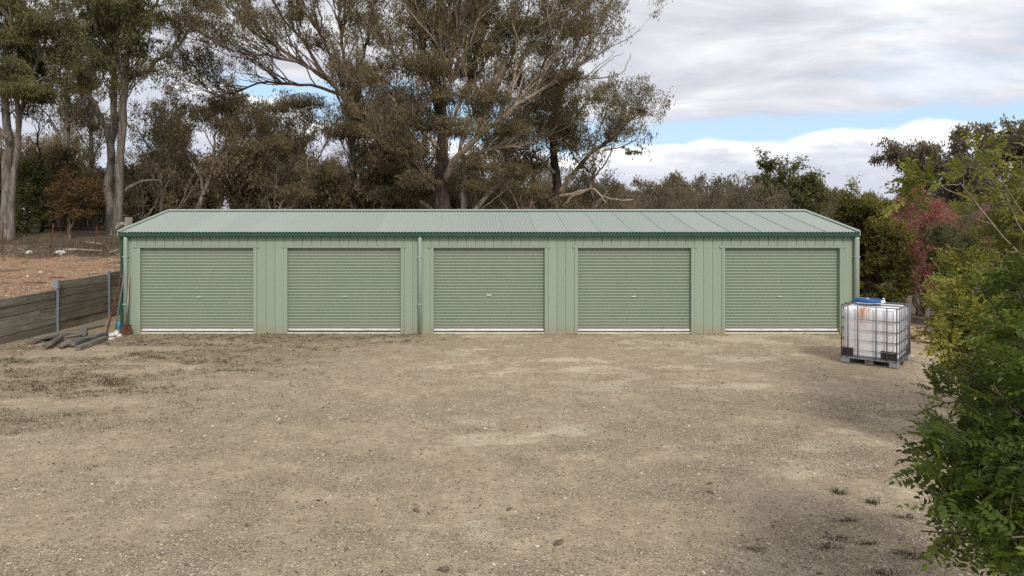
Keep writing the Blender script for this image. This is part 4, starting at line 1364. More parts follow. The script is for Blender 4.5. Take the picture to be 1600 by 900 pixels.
    plant('stringybark_tree', 'huge dark stringybark with a broad brown crown behind the middle door', 'tree', b, [
        limb(Y, [(690, 342), (689, 300), (690, 255), (694, 215), (690, 175), (679, 135), (668, 97), (656, 57), (648, 20), (640, -45)], 12.5, 2.4, 0.5),
        limb(Y, [(693, 285), (702, 262), (720, 240), (746, 214), (771, 194), (802, 169), (836, 146), (866, 129), (890, 115), (908, 100)], 6, 1.4, -1.5),
        limb(Y, [(742, 216), (757, 170), (777, 135), (796, 100), (810, 60), (826, 15)], 2.8, 1.0, 1.5),
        limb(Y, [(694, 225), (714, 180), (733, 132), (746, 80), (760, 20), (772, -45)], 3.2, 1.2, 1.5),
        limb(Y, [(690, 235), (669, 215), (641, 190), (618, 165), (600, 130)], 3.0, 1.0, -1.5),
        limb(Y, [(679, 132), (665, 120), (648, 110), (630, 98), (612, 80)], 2.2, 0.9, 1.0),
        limb(Y, [(870, 128), (900, 122), (940, 122), (975, 114), (985, 84)], 1.6, 0.5, 0.6),
        limb(Y, [(690, 190), (703, 140), (703, 92), (705, 50), (702, -10)], 2.8, 1.2, -2.0),
        limb(Y, [(802, 168), (832, 135), (852, 97), (866, 60), (876, 25)], 2.0, 0.8, 1.0),
        limb(Y, [(720, 245), (770, 232), (815, 228), (850, 215)], 3, 1.0, 1.5),
        limb(Y, [(682, 300), (668, 285), (655, 262), (640, 250)], 2.2, 0.9, -1.0),
        limb(Y, [(812, 62), (835, 48), (858, 28), (874, -5)], 2.0, 0.8, -0.8),
        limb(Y, [(915, 121), (938, 100), (952, 92), (960, 80)], 0.8, 0.35, 0.2),
        limb(Y, [(925, 120), (942, 103), (955, 92), (975, 82)], 0.8, 0.35, -0.2),
    ], M['bark_dark'], M['leaf_olive'], 24, n1=300, n2=5, n3=4, per=20, leaf=(0.125, 0.032), twig=M['twig_cream'], twig_r=1.15, limbs_pale=True, L1=3.0, L2=1.35, L3=0.6, along=0.9, rand=0.46, up=0.45, trop=0.06, bare=(6, 12, 13), t0=0.12, rmax1=0.040,
        blobs=[(at(660, 100, Y - 2), (1.3, 1.0, 0.7), 1700), (at(760, 150, Y - 1.5), (1.4, 1.0, 0.7), 1800), (at(880, 120, Y - 1), (1.0, 1.0, 0.45), 1100),
               (at(815, 40, Y), (1.2, 1.0, 0.6), 1200), (at(895, 45, Y), (0.8, 0.8, 0.4), 700), (at(850, 75, Y), (0.9, 0.9, 0.5), 800), (at(725, 110, Y), (1.1, 0.9, 0.6), 1000), (at(800, 200, Y - 1), (1.0, 0.9, 0.5), 1000), (at(615, 100, Y), (0.9, 0.9, 0.6), 700), (at(625, 165, Y), (1.0, 0.9, 0.6), 1000), (at(700, 150, Y - 1), (1.0, 0.9, 0.5), 900), (at(650, 30, Y), (1.0, 0.9, 0.6), 900), (at(745, 20, Y), (1.2, 0.9, 0.6), 900), (at(720, 200, Y - 2.5), (1.2, 1.0, 0.6), 1500), (at(640, 230, Y - 2), (1.0, 0.8, 0.6), 1500),
               (at(745, 255, Y - 2), (0.9, 0.8, 0.5), 1000), (at(770, 75, Y), (1.3, 1.0, 0.7), 1200), (at(690, 40, Y - 1), (1.3, 1.0, 0.7), 1200), (at(925, 150, Y - 1), (0.7, 0.7, 0.4), 400), (at(652, 282, Y - 2), (0.9, 0.8, 0.5), 1000), (at(748, 288, Y - 2), (0.8, 0.8, 0.45), 800), (at(800, 268, Y - 2), (1.0, 0.8, 0.5), 1000), (at(832, 300, Y - 1), (0.8, 0.8, 0.4), 700), (at(668, 190, Y - 2), (0.9, 0.8, 0.5), 900)])
    # --- dark gum behind the fourth door
    Y = 34.0
    b = at(868, 338, Y)
    plant('gum_tree', 'dark trunked gum with pale crooked low limbs behind the fourth roller door', 'tree', b, [
        limb(Y, [(868, 342), (868, 310), (869, 280), (866, 250), (864, 220), (870, 185), (874, 155)], 9, 2.5, 0.5),
        limb(Y, [(871, 300), (888, 282), (905, 262), (928, 236), (958, 214), (985, 188), (1000, 172)], 4.5, 0.9, 1.0),
        limb(Y, [(872, 306), (898, 303), (925, 294), (942, 310), (962, 314), (990, 312)], 3.2, 0.9, -0.8),
        limb(Y, [(880, 322), (892, 308), (912, 300), (925, 294), (935, 302), (948, 318)], 2.6, 0.9, -1.2),
        limb(Y, [(866, 270), (850, 252), (822, 240), (797, 250)], 3, 1.0, -1.0),
        limb(Y, [(940, 236), (970, 230), (995, 218), (1001, 206), (1001, 196)], 1.2, 0.6, 0.5),
        limb(Y, [(866, 240), (885, 210), (900, 185), (915, 160)], 3, 1.0, -1.0),
        limb(Y, [(866, 225), (848, 200), (838, 175), (830, 150)], 3, 1.0, 1.0),
        limb(Y, [(928, 236), (935, 205), (945, 180), (950, 160)], 1.6, 0.7, 0.6),
    ], M['bark_dark'], M['leaf_olive'], 25, n1=95, n2=5, n3=4, per=13, leaf=(0.125, 0.034), twig=M['twig_cream'], limbs_pale=True, L1=1.6, L2=0.9, L3=0.45, up=0.28, t0=0.45, bare=(2, 3, 5), rmax1=0.03,
        blobs=[(at(865, 195, Y - 1), (1.3, 1.0, 0.9), 1700), (at(900, 225, Y - 1), (1.1, 0.9, 0.7), 1200), (at(1000, 174, Y + 1), (0.45, 0.45, 0.3), 260), (at(985, 235, Y + 1), (0.6, 0.6, 0.25), 220),
               (at(950, 215, Y), (0.6, 0.6, 0.35), 260), (at(835, 165, Y), (0.9, 0.9, 0.6), 800), (at(815, 262, Y - 1), (0.9, 0.8, 0.5), 1100)])
    # --- slimmer trees between
    Y = 35.0
    plant('slim_gum', 'small crooked white gum forking like a Y left of the first ridge end', 'tree', at(308, 338, Y), [
        limb(Y, [(307, 342), (311, 320), (318, 302), (328, 282), (333, 255), (334, 225), (338, 205)], 4.2, 1.3, 0.4),
        limb(Y, [(318, 304), (313, 278), (303, 258), (292, 240), (282, 228)], 2.6, 1.0, -0.5),
        limb(Y, [(332, 262), (345, 240), (353, 225), (352, 205), (346, 190)], 2.0, 0.9, 0.4),
    ], M['deadwood'], M['leaf_dark'], 31, n1=20, n2=4, n3=4, per=14, L1=1.3, L2=0.8, L3=0.4, t0=0.6, rmax1=0.022)
    Y = 40.0
    plant('slim_gum', 'grey straight gum rising behind the rusty orange shrub', 'tree', at(108, 358, Y), [
        limb(Y, [(110, 362), (105, 325), (102, 290), (103, 240), (105, 190), (102, 140), (104, 90)], 7.5, 3, 0.5),
        limb(Y, [(103, 235), (90, 205), (75, 180), (60, 165)], 2.5, 1, -0.8), limb(Y, [(104, 200), (122, 170), (138, 140), (150, 110)], 2.5, 1, 0.8),
        limb(Y, [(102, 140), (90, 110), (80, 70)], 2.5, 1, 0.8),
    ], M['bark_pale'], M['leaf_dark'], 32, n1=36, n2=5, n3=4, per=13, L1=1.9, L2=1.0, L3=0.5, t0=0.45)
    Y = 32.5
    plant('burnt_tree', 'thin burnt black trunk with a pale bent top left of the orange shrub', 'tree', at(65, 370, Y), [
        limb(Y, [(64, 372), (67, 352), (66, 335), (63, 312), (65, 300)], 3.2, 2.0, 0.0), limb(Y, [(65, 300), (66, 270), (63, 245), (58, 225), (60, 195)], 2.0, 1.0, 0.0),
        limb(Y, [(81, 306), (72, 290), (67, 272)], 1.2, 1.0, 0.0),
    ], M['bark_burnt'], M['leaf_dark'], 33, n1=10, n2=4, n3=3, per=10, L1=1.2, L2=0.7, L3=0.4, t0=0.6, rmax1=0.02)
    Y = 41.0
    for i, (nm, lb, pts, r) in enumerate((
            ('slim_gum', 'thin dark straight trunk between the orange shrub and the twin trunk gum', [(146, 358), (146, 310), (143, 250), (141, 190), (143, 130)], 5),
            ('slim_gum', 'thin grey gum leaning left behind the shed ridge left end', [(278, 340), (273, 295), (276, 250), (272, 200), (276, 160)], 3.5),
            ('slim_gum', 'thin upright gum right of the white Y shaped gum', [(368, 340), (367, 290), (367, 240), (362, 190), (364, 150)], 4),
            ('slim_gum', 'slender gum behind the middle of the second roof section', [(447, 340), (445, 300), (448, 260), (444, 215)], 3.5),
            ('slim_gum', 'crooked brown sapling just left of the first ridge end', [(250, 340), (254, 300), (246, 262), (252, 225)], 2.6),
            ('slim_gum', 'pale leaning sapling over the right half of the first door', [(338, 340), (350, 300), (352, 268), (366, 235)], 2.6),
            ('slim_gum', 'grey upright sapling over the gap between the first two doors', [(412, 340), (408, 300), (414, 258), (408, 220)], 2.8),
            ('slim_gum', 'pale sapling bent left over the second door left of the wide gum', [(486, 340), (490, 305), (482, 270), (470, 235)], 3.0),
            ('slim_gum', 'thin brown sapling between the wide gum and the stringybark', [(612, 340), (618, 300), (612, 265), (622, 230)], 2.8),
            ('slim_gum', 'thin pale sapling leaning right beside the stringybark left limb', [(640, 340), (646, 305), (655, 280), (660, 245)], 2.6),
            ('slim_gum', 'thin pale sapling over the right end of the middle door', [(835, 340), (830, 305), (836, 275), (828, 240)], 2.6),
            ('slim_gum', 'thin brown sapling right of the dark gum above the fourth door', [(922, 340), (928, 310), (922, 285), (932, 262)], 2.4),
            ('slim_gum', 'slender pale gum seen between the stringybark and the dark gum', [(790, 340), (785, 300), (790, 250), (786, 200)], 4))):
        p = PXL(Y if i < 4 or i > 11 else 34.0, pts, 0.4)
        plant(nm, lb, 'tree', p[0] + np.array([0, 0, 0.1]), [(p, r * Y / FPX, r * 0.45 * Y / FPX),
              (p[2] + np.array([[0, 0, 0], [0.7, -0.3, 0.9], [1.2, -0.4, 2.0]]), 0.05, 0.02), (p[2] + np.array([[0, 0, 0.5], [-0.7, 0.3, 1.2], [-1.3, 0.4, 2.2]]), 0.05, 0.02)],
              M['bark_brown'] if i % 2 else M['bark_pale'], M['leaf_dark'], 34 + i, n1=26, n2=4, n3=4, per=13 if i < 4 or i > 11 else 5, L1=1.3, L2=0.8, L3=0.45, t0=0.35, rmax1=0.028, twig=M['twig_warm'] if i % 2 else M['bark_pale'])
    # --- dead wood: stub, leaning logs
    Y = 28.5
    tag(part('broken_stub', MB().tube(resample(PXL(Y, [(724, 345), (725, 320), (723, 300), (727, 285), (727, 273)]), 8), [0.15, 0.14, 0.13, 0.135, 0.13, 0.125, 0.12, 0.08], 9).mesh('broken_stub', M['bark_pale'], True)),
        'pale broken off trunk standing behind the third roller door', 'dead tree')
    tag(part('leaning_log', MB().tube(resample(PXL(Y, [(735, 340), (745, 325), (758, 309), (768, 298), (775, 289)]), 7), [0.13, 0.12, 0.11, 0.105, 0.10, 0.09, 0.05], 8).mesh('leaning_log', M['bark_tan'], True)),
        'pale log leaning up to the right beside the broken trunk', 'log')
    tag(part('leaning_log', MB().tube(resample(PXL(29.2, [(684, 345), (672, 325), (662, 318), (655, 314)]), 6), [0.12, 0.12, 0.11, 0.10, 0.09, 0.06], 8).mesh('leaning_log', M['bark_pale'], True)),
        'grey log lying across the foot of the dark stringybark', 'log')


hero_trees()


def dead_scrub():
    rng = np.random.default_rng(140)
    labs = ['bare bleached twiggy sapling left of the wide gum behind the second door', 'bare grey forked branch cluster just right of the white Y shaped gum', 'tangle of bare pale branches at the foot of the wide gum',
            'leaning bare pale branch between the wide gum and the stringybark', 'bare bleached branches low right of the stringybark trunk', 'bare pale twigs low left of the dark gum',
            'small bare grey tree behind the first ridge end', 'bare twiggy grey tree between the twin gum and the roof', 'pale bare branch cluster behind the fourth door right of the dark gum']
    for i, (px_, Y, h, ln) in enumerate(((432, 33.0, 2.6, 0.9), (395, 34.0, 2.3, -0.5), (500, 32.0, 2.6, -0.8), (585, 31.5, 2.2, 1.0), (742, 31.0, 2.4, 0.7), (822, 32.0, 2.2, -0.6), (262, 34.5, 2.8, 0.3), (222, 34.0, 2.5, 0.5), (915, 36.0, 2.3, 0.8))):
        b = at(px_, 345, Y)
        lim = []
        for k in range(4):
            a = rng.uniform(-1.2, 1.2) + ln
            e = b + np.array([math.sin(a) * h * 0.75, rng.uniform(-0.6, 0.6), h * rng.uniform(0.65, 1.1)])
            m = b * 0.55 + e * 0.45 + rng.normal(size=3) * 0.15
            lim.append((np.array([b - (0, 0, 0.3), m, e]), 0.060 - 0.011 * k, 0.014))
        plant('dead_sapling', labs[i], 'dead tree', b, lim, M[('bark_tan', 'bark_pale', 'twig_warm')[i % 3]], M['leaf_dark'], 141 + i, 'bare dead saplings behind the shed', n1=18, n2=4, n3=3, per=4, L1=0.9, L2=0.55, L3=0.3, t0=0.2, rmax1=0.024, up=0.08, along=0.45, rand=0.8, wander=0.35)


dead_scrub()


def make_gum(name, label, h, seed, bark, leafm, group, n1=30, lean=0.1, low=0.35, cat='tree', per=10, leaf=(0.18, 0.05), n3=4, spread=0.15, L=1.0):
    rng = np.random.default_rng(seed)
    top = np.array([rng.normal() * lean * h, rng.normal() * lean * h, h * 0.8])
    trunk = np.array([[0, 0, -0.2], top * 0.33 + rng.normal(size=3) * 0.12, top * 0.66 + rng.normal(size=3) * 0.2, top])
    limbs = [(trunk, 0.016 * h + 0.04, 0.03)]
    for k in range(6):
        t = low + (0.9 - low) * k / 5
        b = trunk[0] * (1 - t) + top * t
        a = rng.uniform(0, 6.28)
        d = np.array([math.cos(a), math.sin(a), rng.uniform(0.5, 1.1)]) * h * rng.uniform(0.2, 0.3)
        limbs.append((np.array([b, b + d * 0.5 + rng.normal(size=3) * 0.1, b + d + np.array([0, 0, 0.08 * h])]), 0.045, 0.018))
    return plant(name, label, cat, (0, 0, 0), limbs, bark, leafm, seed, group, n1=n1, n2=5, n3=n3, per=per, twig=M['twig_warm'], L1=0.20 * h * L, L2=0.11 * h * L, L3=0.055 * h * L + 0.15,
                 leaf=leaf, spread=spread, t0=0.2, sides=7, rmax1=0.028, up=0.25, back=0.6)


def scatter(protos, spots, used=None):
    """place copies: spots of (proto index, x, y, scale, rz); the first use moves the prototype itself"""
    used = set() if used is None else used
    for k, x, y, s, rz in spots:
        loc = (x, y, float(height(np.array(x), np.array(y))) - 0.05)
        r = protos[k]
        if k not in used:
            used.add(k)
            r.location = loc
            r.rotation_euler = (0, 0, rz)
            r.scale = (s, s, s)
        else:
            dup(r, loc, rz, s)


def forest():
    rng = np.random.default_rng(90)
    G = 'mid sized gums of the wood behind the shed'
    lab = 'olive brown gum among many in the wood behind the shed and bank'
    pr = [make_gum('woodland_gum', lab, 7.0, 201, M['bark_pale'], M['leaf_dark'], G), make_gum('woodland_gum', lab, 8.0, 202, M['bark_brown'], M['leaf_olive'], G),
          make_gum('woodland_gum', lab, 6.0, 203, M['bark_brown'], M['leaf_dark'], G), make_gum('woodland_gum', lab, 9.0, 204, M['bark_pale'], M['leaf_olive'], G, low=0.45)]
    spots = []
    for row, (Y, n, x0, x1, s0, s1) in enumerate(((38, 6, -24, 7, 0.50, 0.75), (44, 10, -34, 10, 0.60, 0.9), (52, 13, -46, 14, 0.65, 0.95), (62, 15, -58, 20, 0.7, 1.0), (76, 19, -76, 27, 0.75, 1.05))):
        for i in range(n):
            x = x0 + (x1 - x0) * (i + 0.5 + rng.uniform(-0.4, 0.4)) / n
            fade = 1 - 0.42 * float(sstep(x / Y, 0.10, 0.24))
            spots.append((int(rng.integers(0, 4)), x, Y + rng.uniform(-2.5, 2.5), rng.uniform(s0, s1) * fade, rng.uniform(0, 6.28)))
    scatter(pr, spots)
    # understorey
    G = 'scrub bushes under the gums'
    lab = 'dense dark brown green scrub bush under the gums behind the shed'
    ps = [make_gum('scrub_bush', lab, 3.2, 211, M['bark_brown'], M['leaf_dark'], G, 26, 0.12, 0.1, 'bush', 10, (0.17, 0.06), spread=0.16, L=1.5),
          make_gum('scrub_bush', lab, 2.6, 212, M['bark_brown'], M['leaf_olive'], G, 24, 0.12, 0.1, 'bush', 10, (0.17, 0.06), spread=0.16, L=1.6),
          make_gum('scrub_bush', lab, 2.9, 213, M['bark_dark'], M['leaf_dark'], G, 26, 0.12, 0.1, 'bush', 10, (0.17, 0.06), spread=0.16, L=1.5)]
    spots = []
    for (Y, n, x0, x1) in ((34, 9, -13.5, 7), (36.5, 7, -29, -17.5), (38.5, 15, -28, 9), (43, 19, -34, 11), (50, 20, -44, 14), (58, 22, -54, 18)):
        for i in range(n):
            x = x0 + (x1 - x0) * (i + 0.5 + rng.uniform(-0.45, 0.45)) / n
            if Y < 38 and -18.5 < x < -14.5:
                continue
            spots.append((int(rng.integers(0, 3)), x, Y + rng.uniform(-1.6, 1.6), rng.uniform(0.75, 1.25), rng.uniform(0, 6.28)))
    scatter(ps, spots)
    # far wood on the right, beyond the roof
    G = 'far gums along the skyline right of the shed'
    lab = 'grey brown gum of the far wood on the skyline right of the shed'
    pf = [make_gum('far_gum', lab, 10.0, 221, M['bark_pale'], M['leaf_grey'], G, 26, 0.08, 0.25, 'tree', 10, (0.42, 0.14), spread=0.35),
          make_gum('far_gum', lab, 8.5, 222, M['bark_tan'], M['leaf_grey'], G, 26, 0.10, 0.2, 'tree', 10, (0.42, 0.14), spread=0.35),
          make_gum('far_gum', lab, 9.0, 223, M['bark_pale'], M['leaf_grey'], G, 22, 0.08, 0.3, 'tree', 9, (0.42, 0.14), spread=0.32)]
    spots = []
    for (Y, n, s0, s1) in ((62, 15, 0.46, 0.58), (74, 20, 0.54, 0.70), (88, 24, 0.66, 0.86), (104, 28, 0.80, 1.04)):
        for i in range(n):
            a = 0.19 + (1.02 - 0.19) * (i + 0.5 + rng.uniform(-0.4, 0.4)) / n
            yy = Y + rng.uniform(-5, 5)
            dip = 1 - 0.16 * math.exp(-((a - 0.58) / 0.06) ** 2)
            spots.append((int(rng.integers(0, 3)), a * yy, yy, rng.uniform(s0, s1) * dip, rng.uniform(0, 6.28)))
    scatter(pf, spots)
    # brown twiggy thicket in front of the far wood
    G = 'brown twiggy bushes between the roof and the far wood'
    lab = 'brown twiggy bush between the shed roof and the far wood'
    pt = [make_gum('twiggy_bush', lab, 4.2, 231, M['bark_tan'], M['leaf_grey'], G, 30, 0.1, 0.1, 'bush', 6, (0.20, 0.05), spread=0.2, L=1.3),
          make_gum('twiggy_bush', lab, 3.6, 232, M['bark_tan'], M['leaf_grey'], G, 30, 0.1, 0.1, 'bush', 6, (0.20, 0.05), spread=0.2, L=1.3)]
    spots = []
    for (Y, n) in ((40, 14), (46, 16), (54, 18)):
        for i in range(n):
            a = 0.17 + (0.95 - 0.17) * (i + 0.5 + rng.uniform(-0.4, 0.4)) / n
            yy = Y + rng.uniform(-2.5, 2.5)
            spots.append((int(rng.integers(0, 2)), a * yy, yy, rng.uniform(0.75, 1.05), rng.uniform(0, 6.28)))
    scatter(pt, spots)


forest()


def garden():
    # green wattle on the skyline
    Y = 42.0
    x = lambda px: (px - PX) / FPX * Y
    zt = lambda y: CAM_H - (y - PY) / FPX * Y
    base = np.array([x(1238), Y, 0.0])
    lim = [(np.array([[x(1238), Y, -0.2], [x(1236), Y, 1.5], [x(1232), Y + 0.3, 3.2], [x(1216), Y, 5.6]]), 0.16, 0.05)]
    for px_, py_, dy in ((1205, 275, 0.8), (1260, 285, -0.5), (1290, 300, 0.5), (1195, 310, -0.8), (1245, 262, 0.5), (1225, 265, -1), (1275, 320, -1.2), (1210, 330, -1)):
        lim.append((np.array([[x(1236), Y, 1.2], [x(px_) * 0.6 + x(1236) * 0.4, Y + dy * 0.6, zt(py_) * 0.55 + 0.6], [x(px_), Y + dy, zt(py_)]]), 0.07, 0.02))
    bl = [(at(px_, py_, Y + d), (r_, r_, r_ * 0.75), n_) for px_, py_, d, r_, n_ in (
        (1208, 262, 0, 0.65, 800), (1225, 282, -0.5, 0.9, 1200), (1255, 290, -0.5, 0.8, 1000), (1280, 300, 0, 0.8, 900), (1200, 300, -0.5, 0.8, 900), (1240, 312, -1, 1.0, 1300),
        (1270, 325, -1, 0.9, 900), (1205, 328, -1, 0.8, 800), (1268, 278, 0, 0.4, 300), (1195, 256, 0, 0.4, 300), (1240, 262, 0, 0.4, 260))]
    plant('wattle_tree', 'dense deep green wattle standing on the skyline behind the fifth door', 'tree', base, lim, M['bark_brown'], M['leaf_wattle'], 41, n1=40, n2=4, n3=4, per=14, L1=0.9, L2=0.55, L3=0.3, leaf=(0.16, 0.075), droop=0.2, blobs=bl, rmax1=0.02)
    # round gums on the right
    for i, (px_, py_, Y, w, h, lb) in enumerate(((1441, 262, 60.0, 2.6, 1.9, 'round topped grey brown gum on the skyline above the red shrub'),
                                                (1512, 290, 56.0, 1.9, 1.5, 'low gum with a loose crown between two taller gums at right'),
                                                (1548, 248, 62.0, 2.6, 1.6, 'flat topped brown gum on the skyline near the right edge'),
                                                (1597, 232, 60.0, 2.2, 1.7, 'tallest brown gum on the skyline at the right edge'))):
        c = at(px_, py_, Y)
        rng = np.random.default_rng(300 + i)
        lim = [(np.array([[c[0], Y, -0.3], [c[0] + 0.3, Y, c[2] * 0.35], [c[0] - 0.1, Y, c[2] * 0.75], [c[0], Y, c[2] + h * 0.4]]), 0.24, 0.06)]
        bl = []
        for k in range(9):
            a = k / 9 * 6.28
            e = c + np.array([math.cos(a) * w * rng.uniform(0.5, 1), math.sin(a) * w * 0.8, rng.uniform(-0.5, 0.85) * h])
            lim.append((np.array([c - np.array([0, 0, h * 1.4]), (c + e) / 2 - np.array([0, 0, h * 0.35]), e]), 0.09, 0.03))
            bl.append((e, (w * 0.33, w * 0.33, h * 0.28), 520))
        plant('skyline_gum', lb, 'tree', (c[0], Y, 0.0), lim, M['bark_brown'], M['leaf_grey'], 310 + i, None, n1=46, n2=4, n3=4, per=9, L1=1.6, L2=0.8, L3=0.45, leaf=(0.30, 0.11), spread=0.2, blobs=bl, rmax1=0.03)

    # cypress against the right end wall
    base = np.array([11.2, 19.6, 0.0])
    lim = [(np.array([[11.2, 19.6, -0.1], [11.2, 19.6, 1.2], [11.2, 19.65, 2.4], [11.2, 19.6, 3.2]]), 0.10, 0.02)]
    rng = np.random.default_rng(51)
    bl = []
    for k in range(115):
        t = rng.random() ** 0.8
        z = 0.15 + 3.2 * t
        rad = 0.92 * (1 - 0.50 * max(0, t - 0.45) / 0.55) * (0.82 + 0.18 * rng.random())
        a = rng.uniform(0, 6.28)
        e = np.array([11.2 + math.cos(a) * rad, 19.6 + math.sin(a) * rad * 0.85, z])
        bl.append((e, (0.27, 0.27, 0.25), 420))
        if k % 3 == 0:
            lim.append((np.array([[11.2, 19.6, z * 0.55], [(11.2 + e[0]) / 2, (19.6 + e[1]) / 2, z * 0.85], e]), 0.03, 0.01))
    plant('cypress_shrub', 'bushy golden green cypress growing against the right end of the shed', 'shrub', base, lim, M['bark_brown'], M['leaf_cypress'], 52, n1=40, n2=4, n3=4, per=16, L1=0.7, L2=0.4, L3=0.22,
          leaf=(0.09, 0.030), droop=0.45, blobs=bl, rmax1=0.012, spread=0.06, tamp=0.75)

    # red shrub, many tan stems
    Y = 21.5
    base = at(1441, 512, Y)
    base[2] = 0.0
    lim = []
    for i, pts in enumerate(([(1440, 512), (1438, 480), (1432, 440), (1426, 415), (1408, 372)], [(1444, 512), (1446, 470), (1444, 430), (1441, 395), (1438, 345)],
                             [(1446, 512), (1452, 470), (1455, 440), (1463, 405), (1476, 355)], [(1437, 512), (1428, 470), (1421, 440), (1408, 412), (1390, 376)],
                             [(1443, 505), (1452, 455), (1468, 420), (1486, 395), (1504, 362)], [(1441, 505), (1441, 450), (1451, 415), (1456, 385), (1460, 340)],
                             [(1438, 490), (1424, 440), (1421, 410), (1421, 380), (1420, 345)])):
        lim.append(limb(Y, pts, 3.6 - 0.25 * i, 0.7, (-1) ** i * 0.8))
    plant('red_shrub', 'tall red leaved shrub with many tan stems behind the caged tank', 'shrub', base, lim, M['bark_tan'], M['leaf_red'], 61, n1=120, n2=5, n3=4, per=24, L1=0.8, L2=0.45, L3=0.25, leaf=(0.045, 0.022),
          droop=0.3, along=0.75, rand=0.55, up=0.20, t0=0.14, rmax1=0.011, spread=0.06, sides=7)
    # low grey-green bush right of the red one
    base = np.array([12.95, 18.2, 0.0])
    bl = [(base + np.array([rng.uniform(-0.5, 0.7), rng.uniform(-0.4, 0.4), rng.uniform(0.5, 1.9)]), (0.32, 0.32, 0.22), 300) for _ in range(9)]
    lim = [(np.array([base + (0, 0, -0.1), base + (0.05, 0, 0.9), base + (0.1 * k, 0.1 * (-1) ** k, 2.0)]), 0.03, 0.012) for k in (-3, 0, 3)]
    plant('grey_green_bush', 'grey green bush in front of the red shrub', 'shrub', base, lim, M['bark_tan'], M['leaf_wattle'], 63, n1=26, n2=4, n3=4, per=10, L1=0.7, L2=0.4, L3=0.22, leaf=(0.09, 0.035), droop=0.2, blobs=bl, rmax1=0.01, spread=0.06)

    # rusty orange shrub on the bank, dark green bush beside it
    Y = 30.0
    base = at(108, 366, Y)
    bl = [(at(px_, py_, Y + d), (0.5, 0.5, 0.3), int(n_ * 0.5)) for px_, py_, d, n_ in ((88, 300, 0, 500), (112, 305, -0.3, 600), (128, 318, 0.2, 500), (100, 322, -0.3, 500), (138, 335, 0, 300), (80, 318, 0.3, 350), (105, 288, 0, 350), (120, 333, 0, 300), (90, 335, 0, 250))]
    lim = [limb(Y, [(108, 368), (106, 345), (100, 322), (90, 302)], 2.0, 0.7, 0.2), limb(Y, [(109, 368), (114, 345), (122, 325), (130, 312)], 1.8, 0.7, -0.2), limb(Y, [(108, 360), (108, 330), (106, 300), (104, 285)], 1.8, 0.6, 0)]
    plant('orange_shrub', 'rusty orange shrub between the tree trunks above the dirt bank', 'shrub', base, lim, M['bark_brown'], M['leaf_rust'], 65, n1=24, n2=4, n3=4, per=9, L1=0.8, L2=0.45, L3=0.25, leaf=(0.12, 0.04), droop=0.4, blobs=bl, rmax1=0.012)
    Y = 31.5
    base = at(42, 366, Y)
    bl = [(at(px_, py_, Y + d), (0.6, 0.6, 0.45), 700) for px_, py_, d in ((38, 335, 0), (52, 310, 0), (35, 295, 0.3), (56, 340, -0.2), (30, 355, 0), (48, 280, 0.3), (60, 290, 0.5), (45, 262, 0.6))]
    lim = [limb(Y, [(42, 368), (42, 335), (44, 300), (46, 262)], 2.2, 0.7, 0.3), limb(Y, [(43, 366), (50, 340), (56, 310)], 1.8, 0.7, -0.2)]
    plant('green_bush', 'dark green leafy bush right of the thick pale trunk at the left edge', 'shrub', base, lim, M['bark_brown'], M['leaf_wattle'], 66, n1=24, n2=4, n3=4, per=9, L1=0.9, L2=0.5, L3=0.3, leaf=(0.14, 0.05), droop=0.3, blobs=bl, rmax1=0.014)


garden()


# ------------------------------------------------------------------ pinnate-leaved bushes at the right
def pinnate(seed, n_pairs=7, L=0.24, leaflet=(0.046, 0.022), fold=0.25):
    """one compound leaf along +Y with drooping tip: V, F"""
    r = np.random.default_rng(seed)
    V, F = [], []
    curve = lambda t: np.array([0.03 * L * math.sin(3 * t + seed), L * t * (1 - 0.08 * t), -0.22 * L * t * t])
    ts = np.linspace(0, 1, 5)
    for t in ts:
        c = curve(t)
        w = 0.0016 * (1.3 - t)
        V += [c + (w, 0, 0), c + (-w, 0, 0), c + (0, 0, w * 1.5)]
    for k in range(4):
        for i in range(3):
            F.append((k * 3 + i, k * 3 + (i + 1) % 3, k * 3 + 3 + (i + 1) % 3, k * 3 + 3 + i))

    def add(c, d, up, s):
        l, w = leaflet[0] * s, leaflet[1] * s
        d = unit(d); sd = unit(np.cross(d, up)); nn = unit(np.cross(sd, d))
        n = len(V)
        tw = r.normal() * 0.25
        sd = unit(sd + nn * tw); nn = unit(np.cross(sd, d))
        V.extend([c + d * 0.002, c + d * l * 0.30 + sd * w * 0.46 + nn * w * fold, c + d * l * 0.68 + sd * w * 0.44 + nn * w * fold - nn * l * 0.03, c + d * l - nn * l * 0.07,
                  c + d * l * 0.68 - sd * w * 0.44 + nn * w * fold - nn * l * 0.03, c + d * l * 0.30 - sd * w * 0.46 + nn * w * fold, c + d * l * 0.30, c + d * l * 0.68 - nn * l * 0.03])
        F.extend([(n, n + 1, n + 6, n + 6), (n + 1, n + 2, n + 7, n + 6), (n + 2, n + 3, n + 7, n + 7), (n, n + 6, n + 5, n + 5), (n + 6, n + 7, n + 4, n + 5), (n + 7, n + 3, n + 4, n + 4)])
    for k in range(n_pairs):
        t = 0.16 + 0.80 * k / (n_pairs - 0.5)
        c = curve(t)
        s = (0.75 + 0.5 * math.sin(math.pi * (0.2 + 0.7 * t))) * r.uniform(0.85, 1.1)
        for sg in (-1, 1):
            if r.random() < 0.06:
                continue
            d = np.array([sg * 1.0, 0.42 + r.normal() * 0.12, r.normal() * 0.18 - 0.12])
            add(c, d, np.array([r.normal() * 0.2, r.normal() * 0.2, 1.0]), s)
    add(curve(1.0), np.array([r.normal() * 0.1, 1, -0.35]), np.array([0, 0, 1.0]), 0.95)
    FF = [tuple(dict.fromkeys(f)) for f in F]
    return np.array(V), FF


